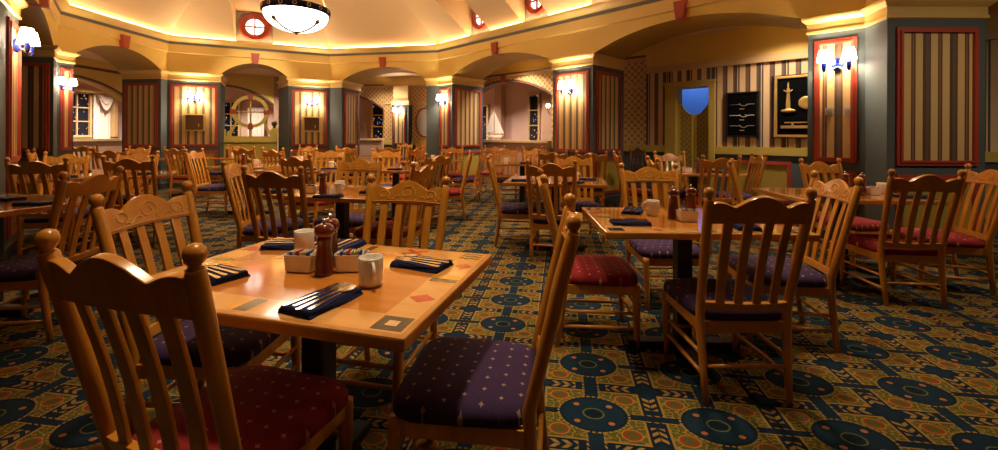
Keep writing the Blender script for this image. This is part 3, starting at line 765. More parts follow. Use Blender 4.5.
# ================================================================== WALL LAMPS, BOARDS, PENDANT
def face_frame(root, x, y, nx, ny):
    """place an empty at a wall point so that local -y points out of the wall (nx, ny)"""
    root.rotation_euler = (0, 0, math.atan2(nx, -ny))
    return root
def sconce(x, y, z, nx, ny, label, s=1.0, group='twin-shade wall lamps on the striped piers'):
    r = empty('wall_lamp', (x, y, z)); face_frame(r, x, y, nx, ny)
    tag(r, label, 'lamp', group)
    b = MB(); b.lathe([(0.0, -0.075), (0.03, -0.07), (0.05, -0.05), (0.062, 0.0), (0.05, 0.05), (0.03, 0.075), (0.0, 0.08)], (0, 0, 0), 18, cap=False)
    for i, v in enumerate(b.v): b.v[i] = (v[0] * s, -0.03 * s + v[1] * 0.5 * s, v[2] * s)
    b.build('back_plate', M['cobalt'], r)
    for sx in (-1, 1):
        a = MB(); pts = [(0, -0.05, -0.02), (sx * 0.05, -0.09, -0.05), (sx * 0.10, -0.12, -0.045), (sx * 0.115, -0.12, -0.01), (sx * 0.115, -0.12, 0.02)]
        a.tube([tuple(c * s for c in p) for p in pts], 0.008 * s, 8); a.build('arm', M['brass'], r)
        c = MB(); c.lathe([(0.004, -0.075), (0.016, -0.06), (0.024, -0.02), (0.022, 0.02), (0.030, 0.035), (0.004, 0.04)], (sx * 0.115, -0.12, -0.01), 12)
        for i, v in enumerate(c.v): c.v[i] = tuple(q * s for q in v)
        c.build('candle_cup', M['cobalt'], r)
        h = MB(); h.lathe([(0.070, 0.04), (0.066, 0.075), (0.058, 0.12), (0.048, 0.165), (0.044, 0.175)], (sx * 0.115, -0.12, 0), 20, cap=False)
        for i, v in enumerate(h.v): h.v[i] = tuple(q * s for q in v)
        h.build('lamp_shade', M['shade'], r)
        cs, sn = math.cos(r.rotation_euler.z), math.sin(r.rotation_euler.z)
        lx, ly = sx * 0.115 * s, -0.12 * s
        light('POINT', 'sconce_bulb', (x + lx * cs - ly * sn, y + lx * sn + ly * cs, z + 0.10 * s), 34 * s * s, WARM2, 0.035)
    return r
def nrm(A, B): d = Vector((B[0] - A[0], B[1] - A[1])).normalized(); return (d.y, -d.x)
SZ = 2.07
n_ = nrm(PE, PG); p = on(PE, PG, 1.30); sconce(p[0], p[1], SZ, *n_, 'lit twin-shade wall lamp on the middle pier between the two right arches')
p = on(PE, PG, 3.97); sconce(p[0], p[1], SZ + 0.02, *n_, 'brightest lit twin-shade wall lamp, above the two grey boxes on the right pier')
p = on(PE, PG, -1.31); sconce(p[0], p[1], SZ, *n_, 'lit twin-shade wall lamp on the narrow panel of the slate blue corner pier')
n_ = nrm(PC, PD); p = on(PC, PD, -7.13); sconce(p[0], p[1], SZ, *n_, 'lit twin-shade wall lamp above the left shadow box')
p = on(PC, PD, -4.87); sconce(p[0], p[1], SZ, *n_, 'lit twin-shade wall lamp above the shadow box right of the round divider')
n_ = nrm(P8, PB); p = lerp(P8, PB, 0.17); sconce(p[0], p[1], SZ + .09, *n_, 'large lit twin-shade wall lamp at the left edge of the photo')
sconce(PB[0] + 0.005, 7.45, SZ, 1, 0, 'lit wall lamp on the left corner pier beside the first arch', 0.85)
q = KF(SX + 0.66, 0.285); sconce(q[0], q[1], 1.95, nk.x, nk.y, 'distant lit wall lamp on the striped pilaster behind the middle arch', 0.9)

# bare bright bulb on the far partition right of the sailboat
r = empty('bracket_lamp', (1.13, 9.86, 1.86)); tag(r, 'bare bright star-like bulb beside the middle pier, seen through the arch', 'lamp')
b = MB(); b.lathe([(0.0, -0.05), (0.035, -0.03), (0.045, 0.0), (0.035, 0.035), (0.0, 0.05)], (0, 0, 0.08), 14, cap=False); b.build('bulb', M['bulb'], r)
b = MB(); b.tube([(0, 0, 0.03), (0, 0, -0.06), (0.06, 0.06, -0.12)], 0.012); b.lathe([(0.012, -0.02), (0.03, 0.0), (0.03, 0.03)], (0, 0, 0.01), 12); b.build('bracket', M['brass'], r)

def shadow_box(x, y, n, label):
    r = empty('shadow_box', (x, y, 1.52)); face_frame(r, x, y, *n); tag(r, label, 'picture', 'shadow boxes under the wall lamps')
    W, H = 0.40, 0.39
    b = MB(); b.box((0, -0.015, 0), (W - 0.04, 0.01, H - 0.04)); b.build('back_board', M['boardwood'], r)
    f = MB()
    f.box((0, -0.035, H / 2 - 0.012), (W, 0.06, 0.024)); f.box((0, -0.035, -H / 2 + 0.012), (W, 0.06, 0.024)); f.box((-W / 2 + 0.012, -0.035, 0), (0.024, 0.06, H)); f.box((W / 2 - 0.012, -0.035, 0), (0.024, 0.06, H))
    f.build('box_frame', M['olivedk'], r, bevel=0.003)
    k = MB(); k.tube([(0.08, -0.03, -0.02), (0.08, -0.03, -0.09)], 0.008, 8); k.lathe([(0.004, 0), (0.015, .01), (0.004, .02)], (0.08, -0.03, -0.10), 8); k.build('fid', M['trimpale'], r)
n_ = nrm(PC, PD)
p = on(PC, PD, -7.13); shadow_box(p[0] + n_[0] * .008, p[1] + n_[1] * .008, n_, 'dark wooden shadow box in olive frame on the pier left of the round divider')
p = on(PC, PD, -4.87); shadow_box(p[0] + n_[0] * .008, p[1] + n_[1] * .008, n_, 'dark wooden shadow box in olive frame on the pier right of the round divider')

for X, lab in ((3.915, 'small grey thermostat, left one under the brightest wall lamp'), (4.04, 'small grey thermostat, right one under the brightest wall lamp')):
    n_ = nrm(PE, PG); p = on(PE, PG, X)
    r = empty('thermostat', (p[0] + n_[0] * .008, p[1] + n_[1] * .008, 1.55)); face_frame(r, 0, 0, *n_); tag(r, lab, 'thermostat', 'grey thermostats on the right pier')
    b = MB(); b.box((0, -0.012, 0), (0.068, 0.024, 0.085)); b.build('housing', M['thermo'], r, bevel=0.004)
    b = MB(); b.box((0, -0.026, 0.012), (0.045, 0.004, 0.03)); b.build('display', M['metal'], r)

# framed pieces on the aisle wall
def framed(s0, s1, z0, z1, label, kind):
    c = along((s0 + s1) / 2); r = empty('framed_display', (c[0], c[1], (z0 + z1) / 2)); face_frame(r, 0, 0, nO.x, nO.y); tag(r, label, 'picture')
    W, H = s1 - s0, z1 - z0
    b = MB(); b.box((0, -0.02, 0), (W, 0.04, H)); b.build('backing', M['velvet'], r)
    if kind == 'knots':
        f = MB()
        for a, c_ in (((0, 0, H / 2 - .012), (W, .05, .024)), ((0, 0, -H / 2 + .012), (W, .05, .024)), ((-W / 2 + .012, 0, 0), (.024, .05, H)), ((W / 2 - .012, 0, 0), (.024, .05, H))): f.box((a[0], -0.03, a[2]), c_)
        f.build('frame', M['frameblack'], r, bevel=0.003)
        for i, z in enumerate((0.17, -0.02, -0.20)):
            k = MB(); pts = []
            for j in range(33):
                t = j / 32; x = -0.19 + 0.38 * t; loop = math.sin(t * PI * 6) * (0.022 if 0.33 < t < 0.67 else 0.0)
                pts.append((x + (0.02 * math.cos(t * PI * 6) if 0.33 < t < 0.67 else 0), -0.048, z + loop + 0.004 * math.sin(t * 9)))
            k.tube(pts, 0.0055, 6)
            if i == 1: k.lathe([(0.0, 0), (0.018, 0.008), (0.0, 0.016)], (0.06, -0.05, z), 10)
            k.build('rope_knot', M['metal' if i != 1 else 'china'], r)
            l = MB(); l.box((0.0, -0.042, z - 0.075), (0.075, 0.003, 0.014)); l.build('caption_plate', M['gilt'], r)
    else:
        f = MB(); w_ = .038
        for a, c_ in (((0, 0, H / 2 - w_ / 2), (W - .04, .05, w_)), ((0, 0, -H / 2 + w_ / 2), (W - .04, .05, w_)), ((-W / 2 + w_ / 2 + .02, 0, 0), (w_, .05, H)), ((W / 2 - w_ / 2 - .02, 0, 0), (w_, .05, H))): f.box((a[0], -0.035, a[2]), c_)
        f.build('frame', M['gilt'], r, bevel=0.006)
        f = MB(); w_ = .025
        for a, c_ in (((0, 0, H / 2 + .005), (W + .03, .05, w_)), ((0, 0, -H / 2 - .005), (W + .03, .05, w_)), ((-W / 2 - .005, 0, 0), (w_, .05, H)), ((W / 2 + .005, 0, 0), (w_, .05, H))): f.box((a[0], -0.03, a[2]), c_)
        f.build('outer_frame', M['frameblack'], r)
        k = MB(); X0 = -0.22
        k.lathe([(0.0, 0.46), (0.012, 0.42), (0.010, 0.36), (0.025, 0.34), (0.020, 0.31), (0.026, 0.18), (0.032, 0.10), (0.030, 0.04), (0.04, 0.02), (0.09, 0.01), (0.105, -0.01), (0.09, -0.03), (0.0, -0.04)], (X0, 0, -0.06), 16, cap=False)
        for i, v in enumerate(k.v): k.v[i] = (v[0], -0.05 + v[1] * 0.22, v[2])
        k.tube([(X0 - .06, -.06, .27), (X0 - .03, -.06, .24), (X0 + .03, -.06, .24), (X0 + .06, -.06, .27)], 0.008, 6)
        k.build('gilt_stand', M['gilt'], r)
        k = MB(); k.lathe([(0.0, 0.0), (0.05, 0.0), (0.095, 0.012), (0.105, 0.0), (0.105, -0.012)], (0, 0, 0), 24, cap=False)
        for i, v in enumerate(k.v): k.v[i] = (v[0] + 0.02, -0.05 - v[2], v[1] + 0.05)
        k.build('gilt_medallion', M['gilt'], r)
        k = MB(); k.box((-0.04, -.05, -0.26), (0.46, .02, .02)); k.box((-0.04, -.05, -0.33), (0.56, .02, .045)); k.box((-0.16, -.05, -0.295), (0.03, .02, .06)); k.build('gilt_bench', M['gilt'], r)
framed(1.485, 1.99, 1.245, 2.02, 'black framed panel of three rope knots on the striped aisle wall', 'knots')
framed(2.20, 3.06, 1.245, 2.235, 'large gilt and black framed display of a gold stand, beside the right pier', 'gilt')

# oval mirror on the lattice wall behind the middle arch
q = KF(SX + 1.42, 0.0)
r = empty('oval_mirror', (q[0], q[1], 1.66)); face_frame(r, 0, 0, nk.x, nk.y); tag(r, 'oval mirror in red-brown frame on the lattice wall behind the middle arch', 'mirror')
g = MB(); N = 40; g.face([(0.30 * math.cos(2 * PI * k / N), -0.02, 0.43 * math.sin(2 * PI * k / N)) for k in range(N)]); g.build('mirror_glass', M['mirrorm'], r)
f = MB(); f.tube([(0.32 * math.cos(2 * PI * k / N), -0.025, 0.45 * math.sin(2 * PI * k / N)) for k in range(N + 1)], 0.03, 8); f.build('mirror_frame', M['mirrorframe'], r)

# round divider in the second arch
DA = Vector((-7.13, 11.0)); DB = Vector((-6.0, 11.56)); dd = (DB - DA); dl = dd.length; dd.normalize()
ledge('wall_low_divider', tuple(DA), tuple(DB), 1.10, 0.20, ('olive', 'olivedk'))
dm = (DA + DB) / 2
r = empty('round_divider', (dm.x, dm.y, 1.10)); r.rotation_euler = (0, 0, math.atan2(dd.y, dd.x)); tag(r, 'olive divider with a spoked circle and red keystones in the second arch', 'divider')
b = MB(); b.box((0, 0, 0.05), (dl - 0.02, 0.12, 0.10)); b.box((-dl / 2 + 0.04, 0, 0.14), (0.07, 0.11, 0.28)); b.box((dl / 2 - 0.075, 0, 0.16), (0.15, 0.12, 0.32)); b.box((0, 0, 0.22), (0.07, 0.07, 0.30)); b.build('base_rail', M['olivedk'], r)
c = MB(); R0, R1, zc = 0.43, 0.34, 0.745; N = 48
for (ra, ya), (rb, yb) in (((R0, .05), (R0, -.05)), ((R0, -.05), (R1, -.05)), ((R1, -.05), (R1, .05)), ((R1, .05), (R0, .05))):
    for k in range(N):
        a0, a1 = 2 * PI * k / N, 2 * PI * (k + 1) / N
        c.face([(ra * math.cos(a0), ya, zc + ra * math.sin(a0)), (ra * math.cos(a1), ya, zc + ra * math.sin(a1)), (rb * math.cos(a1), yb, zc + rb * math.sin(a1)), (rb * math.cos(a0), yb, zc + rb * math.sin(a0))])
c.build('ring', M['olivedk'], r)
c = MB(); c.tube([(0, 0, zc - R1), (0, 0, zc + R1)], 0.020, 8); c.tube([(-R1, 0, zc), (R1, 0, zc)], 0.020, 8); c.build('spokes', M['olivedk'], r)
for a in range(4):
    t = a * PI / 2; c = MB(); cx_, cz_ = 0.385 * math.cos(t), zc + 0.385 * math.sin(t)
    rad = Vector((math.cos(t), math.sin(t))); tan = Vector((-rad.y, rad.x)); vs = []
    for y_ in (-.075, .075):
        for (ra, hw) in ((-0.075, .045), (0.075, .065)):
            for s_ in (-1, 1): v = rad * ra + tan * hw * s_; vs.append((cx_ + v.x, y_, cz_ + v.y))
    c.idx(vs, [(0, 1, 3, 2), (4, 6, 7, 5), (0, 4, 5, 1), (1, 5, 7, 3), (3, 7, 6, 2), (2, 6, 4, 0)]); c.build('red_keystone', M['redpaint'], r)
for sx in (-1, 1):
    c = MB(); pts = []
    for j in range(13):
        t = j / 12; x = 0.30 + (dl / 2 - 0.10 - 0.30) * t; z = 0.62 - 0.40 * math.sin(t * PI / 2) ** 0.8
        pts.append((sx * x, z))
    for y_ in (-.04, .04):
        for j in range(12): c.face([(pts[j][0], y_, pts[j][1]), (pts[j + 1][0], y_, pts[j + 1][1]), (pts[j + 1][0], y_, pts[j + 1][1] - 0.12), (pts[j][0], y_, pts[j][1] - 0.15)])
    for j in range(12): c.face([(pts[j][0], -.04, pts[j][1]), (pts[j + 1][0], -.04, pts[j + 1][1]), (pts[j + 1][0], .04, pts[j + 1][1]), (pts[j][0], .04, pts[j][1])])
    c.build('curved_brace', M['olivedk'], r)
c = MB(); c.lathe([(0.03, 0.31), (0.035, 0.34), (0.025, 0.36), (0.055, 0.39), (0.075, 0.44), (0.055, 0.49), (0.0, 0.51)], (dl / 2 - 0.075, 0, 0), 14); c.build('ball_finial', M['ironbrown'], r)

# curtains by the left window
def curtain(x0, y0, x1, y1, z0, z1, label, swag=False):
    d = Vector((x1 - x0, y1 - y0)); L = d.length; d.normalize(); n2 = Vector((d.y, -d.x)); m = MB(); N = 40; R_ = 8
    vs = []
    for j in range(R_ + 1):
        for i in range(N + 1):
            t = i / N; z = z0 + (z1 - z0) * j / R_; wv = 0.03 * math.sin(t * L * 42) ; p = Vector((x0, y0)) + d * (L * t) + n2 * wv
            vs.append((p.x, p.y, z))
    m.idx(vs, [(j * (N + 1) + i, j * (N + 1) + i + 1, (j + 1) * (N + 1) + i + 1, (j + 1) * (N + 1) + i) for j in range(R_) for i in range(N)], smooth=True)
    r = m.build('curtain', M['curtain']); tag(r, label, 'curtain')
    if swag:
        for k, (a, b_, dz) in enumerate(((0.0, 1.0, 0.50), (0.08, 0.92, 0.30))):
            s_ = MB(); vs = []
            for j in range(7):
                for i in range(25):
                    t = i / 24; sag = dz * math.sin(t * PI) * (j / 6); p = Vector((x0, y0)) + d * (L * (a + (b_ - a) * t)) + n2 * (0.07 + .012 * j + .01 * math.sin(j * 2.5))
                    vs.append((p.x, p.y, z1 - 0.03 - sag))
            s_.idx(vs, [(j * 25 + i, j * 25 + i + 1, (j + 1) * 25 + i + 1, (j + 1) * 25 + i) for j in range(6) for i in range(24)], smooth=True)
            s_.build('swag', M['curtain'], r)
    return r
curtain(-13.25, 13.95, -13.25, 14.55, 1.0, 2.56, 'white swagged curtain beside the window behind the left arch', True)
curtain(-11.9, 16.6, -11.2, 16.7, 0.6, 2.5, 'white curtain left of the round divider, seen through the second arch')
curtain(-9.9, 16.8, -9.3, 16.9, 0.6, 2.3, 'white curtain behind the round divider')
vr = MB(); vr.box((-13.22, 13.7, 2.62), (0.20, 2.0, 0.10)); vr.box((-13.22, 14.66, 1.9), (0.14, 0.14, 1.5)); struct(vr, 'trim_6', M['trimpale'])

# model sailboat on the low wall in the right-hand arch
q = along(-4.25)
r = empty('model_sailboat', (q[0], q[1], 1.13)); r.rotation_euler = (0, 0, -0.35); tag(r, 'white model sailboat standing on the low wall in the arch left of centre pier', 'model boat')
b = MB(); b.slab([(-0.25, 0.13), (-0.16, 0.06), (0.17, 0.06), (0.27, 0.14), (0.20, 0.135), (-0.2, 0.125)], -0.05, 0.05); b.build('hull', M['sail'], r, bevel=0.01)
b = MB(); b.box((-.1, 0, .03), (.03, .09, .06)); b.box((.1, 0, .03), (.03, .09, .06)); b.build('stand', M['trimpale'], r)
b = MB(); b.tube([(-0.02, 0, 0.10), (-0.02, 0, 0.80)], 0.008, 6); b.tube([(-0.22, 0, 0.18), (-0.02, 0, .18)], .006, 6); b.build('mast', M['trimpale'], r)
def sailm(p): 
    m = MB(); m.face([(x, -0.006, z) for x, z in p]); m.face([(x, 0.006, z) for x, z in p][::-1])
    for i in range(len(p)): a, b_ = p[i], p[(i + 1) % len(p)]; m.face([(a[0], -.006, a[1]), (a[0], .006, a[1]), (b_[0], .006, b_[1]), (b_[0], -.006, b_[1])])
    return m
sailm([(-0.03, 0.20), (-0.03, 0.76), (-0.14, 0.60), (-0.25, 0.21)]).build('mainsail', M['sail'], r)
sailm([(0.0, 0.17), (0.26, 0.18), (0.12, 0.50), (0.0, 0.74)]).build('jib', M['sail'], r)

# glowing bowl pendant
PX, PY, PZ = -3.02, 6.35, 2.775
r = empty('bowl_pendant', (PX, PY, PZ)); tag(r, 'glowing white bowl pendant with a navy rim hanging under the vault', 'chandelier')
b = MB(); RR = 0.445; prof = [(RR * math.sin(t * PI / 2 / 14), 0.27 - 0.27 * math.cos(t * PI / 2 / 14)) for t in range(15)]; b.lathe(prof, (0, 0, 0), 48, cap=False); b.build('bowl', M['bowl'], r)
b = MB(); b.lathe([(RR, 0.262), (RR + .022, 0.27), (RR + .025, 0.35), (RR, 0.36), (RR - .02, 0.35), (RR - .02, 0.27), (RR, .262)], (0, 0, 0), 48, cap=False); rim = b.build('rim', M['napkin'], r)
for k in range(16):
    t = 2 * PI * k / 16; b = MB(); m_ = Matrix.Translation(((RR + .026) * math.cos(t), (RR + .026) * math.sin(t), 0.31)) @ Matrix.Rotation(t, 4, 'Z') @ Matrix.Rotation(PI / 2, 4, 'Y')
    pts = [m_ @ Vector((0.024 * math.cos(2 * PI * i / 12), 0.024 * math.sin(2 * PI * i / 12), 0)) for i in range(13)]; b.tube(pts, 0.006, 5); b.build('brass_rosette', M['brass'], rim)
for t0 in (-1.95, -0.35, 2.0):
    b = MB(); pts = []
    for j in range(10):
        a = 0.03 + j / 9 * 1.12; rr = RR * math.sin(a) + 0.016; pts.append((rr * math.cos(t0 - PI * .0), rr * math.sin(t0), 0.27 - 0.27 * math.cos(a) - 0.012))
    b.tube(pts, [0.013] * 7 + [0.016, 0.036, 0.001], 7); b.build('bronze_arrow', M['ironbrown'], r)
b = MB(); b.lathe([(0.0, -0.045), (0.02, -0.03), (0.012, -0.02), (0.035, -0.01), (0.05, 0.005), (0.0, 0.012)], (0, 0, 0), 14, cap=False); b.build('bottom_finial', M['ironbrown'], r)
for k in range(3):
    t = 2 * PI * k / 3 + 0.5; b = MB(); b.tube([(RR * .96 * math.cos(t), RR * .96 * math.sin(t), 0.35), (0.02 * math.cos(t), 0.02 * math.sin(t), 1.55)], 0.006, 6); b.build('hanging_rod', M['brass'], r)
b = MB(); b.tube([(0, 0, 1.5), (0, 0, 4.66 - PZ + .04)], 0.012, 8); b.lathe([(0.09, 4.69 - PZ), (0.07, 4.66 - PZ), (0.012, 4.62 - PZ)], (0, 0, 0), 16); b.build('ceiling_rose', M['brass'], r)
light('POINT', 'pendant_bulb', (PX, PY, PZ + 0.42), 110, WARM2, 0.12)

# ================================================================== CHAIRS
LEAN = 0.23
def bk_pt(x, h, d=0.0):      # back-frame point: h up the raked back, d out of its front face
    bow = -0.022 * (1 - (x / 0.23) ** 2)
    dd_ = d + bow
    return (x, -0.205 - h * math.sin(LEAN) + dd_ * math.cos(LEAN), 0.43 + h * math.cos(LEAN) + dd_ * math.sin(LEAN))
def chair_meshes():
    me = {}
    for sx, key in ((-1, 'pl'), (1, 'pr')):
        m = MB(); pts = []; rr = []
        for x, y, z, r_ in ((.195, -.245, 0, .015), (.20, -.225, .15, .018), (.205, -.208, .32, .0205), (.206, -.205, .43, .021)):
            pts.append((sx * x, y, z)); rr.append(r_)
        for h, r_ in ((.12, .0205), (.25, .021), (.40, .0215), (.52, .0215), (.548, .020), (.556, .016)):
            q = bk_pt(sx * (.206 + .022 * h / .55), h); pts.append((q[0], -0.205 - h * math.sin(LEAN), 0.43 + h * math.cos(LEAN))); rr.append(r_)
        m.tube(pts, rr, 12); me[key] = m.mesh('rear_post', M['chair'])
        f = MB(); bx, by, bz = sx * .2285, -0.205 - .556 * math.sin(LEAN), 0.43 + .556 * math.cos(LEAN)
        f.lathe([(.016, -.004), (.012, .004), (.015, .009), (.0200, .015), (.0228, .025), (.0228, .032), (.0195, .042), (.0125, .049), (.004, .052)], (bx, by, bz), 14); me['f' + key] = f.mesh('finial', M['chair'])
        l = MB(); l.tube([(sx * .195, .225, 0), (sx * .197, .222, .08), (sx * .203, .215, .26), (sx * .205, .213, .345), (sx * .205, .213, .372)], [.0135, .017, .0225, .023, .022], 10); me['l' + key] = l.mesh('leg', M['chair'])
        for i, z in enumerate((.12, .21)):
            s_ = MB(); s_.tube([(sx * (.196), -.232 + z * .05, z), (sx * .199, 0, z), (sx * .198, .222, z - .005)], [.009, .0115, .009], 8); me['s%s%d' % (key, i)] = s_.mesh('stretcher', M['chair'])
    # crest rail
    N = 48; X = [-.212 + .424 * i / N for i in range(N + 1)]
    def top(x):
        a = abs(x)
        if a < .118: return .522 + .055 * math.cos(PI * a / .236)
        t = (a - .118) / .094; return .522 + .021 * math.sin(PI * min(1, t) * .72)
    def bot(x): return .440 + .010 * math.cos(PI * x / .43)
    m = MB(); vs = []
    for x in X:
        for h, d in ((bot(x), -.012), (bot(x), .012), (top(x), .012), (top(x), -.012)): vs.append(bk_pt(x, h, d))
    fs = []
    for i in range(N):
        for k in range(4): fs.append((i * 4 + k, i * 4 + (k + 1) % 4, (i + 1) * 4 + (k + 1) % 4, (i + 1) * 4 + k))
    fs += [(3, 2, 1, 0), (N * 4, N * 4 + 1, N * 4 + 2, N * 4 + 3)]
    m.idx(vs, fs); me['crest'] = m.mesh('crest_rail', M['chair'], bevel=0.0035)
    # carved scrolls on the front of the crest
    c = MB()
    def spiral(cx, ch, r0, turns, t0, sgn):
        pts = []
        n = int(26 * turns)
        for j in range(n + 1):
            u = j / n; a = t0 + sgn * turns * 2 * PI * u; r_ = r0 * (1 - 0.72 * u); x = cx + r_ * math.cos(a) * 1.15; h = ch + r_ * math.sin(a)
            pts.append(bk_pt(x, h, .0125))
        return pts
    c.tube(spiral(0.0, .510, .043, 1.30, -2.4, -1), .0027, 6); c.tube(spiral(-.140, .494, .032, 1.10, -2.6, -1), .0027, 6); c.tube(spiral(.140, .494, .032, 1.10, -2.2, -1), .0027, 6)
    for a, b_ in (((-.205, .468), (-.168, .477)), ((-.112, .474), (-.036, .482)), ((.036, .482), (.112, .476))):
        c.tube([bk_pt(a[0] + (b_[0] - a[0]) * t / 8, a[1] + (b_[1] - a[1]) * t / 8 + .012 * math.sin(t / 8 * PI * 2), .0125) for t in range(9)], .0024, 6)
    c.tube([bk_pt(-.205 + .41 * t / 12, bot(-.205 + .41 * t / 12) + .012, .0125) for t in range(13)], .0024, 6)
    me['carving'] = c.mesh('carved_scrolls', M['carve'])
    for i, x in enumerate((-.135, -.046, .046, .135)):
        s_ = MB(); vs = []
        for j in range(7):
            h = .041 + (.452 - .041) * j / 6; xx = x * (0.93 + .07 * j / 6); w_ = .0205
            for a, b_ in ((-w_, -.006), (w_, -.006), (w_, .006), (-w_, .006)): vs.append(bk_pt(xx + a, h, b_ + .008 * math.sin(PI * j / 6)))
        fs = [(j * 4 + k, j * 4 + (k + 1) % 4, (j + 1) * 4 + (k + 1) % 4, (j + 1) * 4 + k) for j in range(6) for k in range(4)] + [(3, 2, 1, 0), (24, 25, 26, 27)]
        s_.idx(vs, fs); me['slat%d' % i] = s_.mesh('back_slat', M['chair'], bevel=0.003)
    lr = MB(); vs = []
    for i in range(13):
        x = -.204 + .408 * i / 12
        for h, d in ((.002, -.011), (.002, .011), (.044, .011), (.044, -.011)): vs.append(bk_pt(x, h, d))
    lr.idx(vs, [(i * 4 + k, i * 4 + (k + 1) % 4, (i + 1) * 4 + (k + 1) % 4, (i + 1) * 4 + k) for i in range(12) for k in range(4)] + [(3, 2, 1, 0), (48, 49, 50, 51)])
    me['lower'] = lr.mesh('lower_rail', M['chair'], bevel=0.003)
    # seat frame
    sf = MB()
    sf.box((0, .213, .345), (.40, .022, .055)); sf.box((0, -.205, .345), (.40, .022, .055))
    for sx in (-1, 1): sf.box((sx * .205, .004, .345), (.022, .40, .055))
    me['frame'] = sf.mesh('seat_frame', M['chair'], bevel=0.003)
    # cushion
    def outline(s_, n=40):
        out = []
        for k in range(n):
            t = 2 * PI * k / n; c_, s2 = math.cos(t), math.sin(t); e = 0.36
            x = math.copysign(abs(c_) ** e, c_); y = math.copysign(abs(s2) ** e, s2)
            hx = (.232 + .012 * y); out.append((x * hx * s_, .010 + y * .228 * (s_ if s_ > .5 else s_)))
        return out
    cu = MB(); vs = []; L_ = [(0.96, .372), (1.0, .382), (1.0, .405), (.965, .423), (.87, .436), (.65, .446), (.35, .451)]
    for s_, z in L_:
        vs += [(x, y, z) for x, y in outline(s_)]
    n = 40; fs = [(j * n + k, j * n + (k + 1) % n, (j + 1) * n + (k + 1) % n, (j + 1) * n + k) for j in range(len(L_) - 1) for k in range(n)]
    fs += [tuple(reversed(range(n))), tuple((len(L_) - 1) * n + k for k in range(n))]
    cu.idx(vs, fs, smooth=True)
    me['purple'] = cu.mesh('seat_cushion', M['purple']); me['red'] = cu.mesh('seat_cushion', M['red'])
    for i, z in enumerate((.12, .21)):
        s_ = MB(); s_.tube([(-.196, .222, z + .035), (0, .222, z + .035), (.196, .222, z + .035)], [.009, .0115, .009], 8); me['sf%d' % i] = s_.mesh('stretcher', M['chair'])
    s_ = MB(); s_.tube([(-.196, -.226, .165), (0, -.226, .165), (.196, -.226, .165)], [.009, .0115, .009], 8); me['sb'] = s_.mesh('stretcher', M['chair'])
    return me
CM = chair_meshes()
def chair_proto(seat):
    r = empty('dining_chair')
    def P(n, key, par=r): o = bpy.data.objects.new(n, CM[key]); link(o, par); return o
    P('seat_cushion', seat); P('seat_frame', 'frame')
    for k in ('pl', 'pr'):
        q = P('rear_post', k); P('finial', 'f' + k, q); P('leg', 'l' + k)
        P('stretcher', 's%s0' % k); P('stretcher', 's%s1' % k)
    cr = P('crest_rail', 'crest'); P('carved_scrolls', 'carving', cr)
    for i in range(4): P('back_slat', 'slat%d' % i)
    P('lower_rail', 'lower'); P('stretcher', 'sf0'); P('stretcher', 'sf1'); P('stretcher', 'sb')
    return r
PROTO = {}
GR = 'maple dining chairs set around the tables'
def place_chair(x, y, deg, seat, label):
    """(x, y) is the point under the top of the back"""
    if seat not in PROTO: PROTO[seat] = o = chair_proto(seat)
    else: o = copy_tree(PROTO[seat])
    t = math.radians(deg); lx, ly = 0.0, 0.338
    o.location = (x - ly * math.sin(t), y + ly * math.cos(t), 0); o.rotation_euler = (0, 0, t)
    tag(o, label, 'chair', GR)
    return o
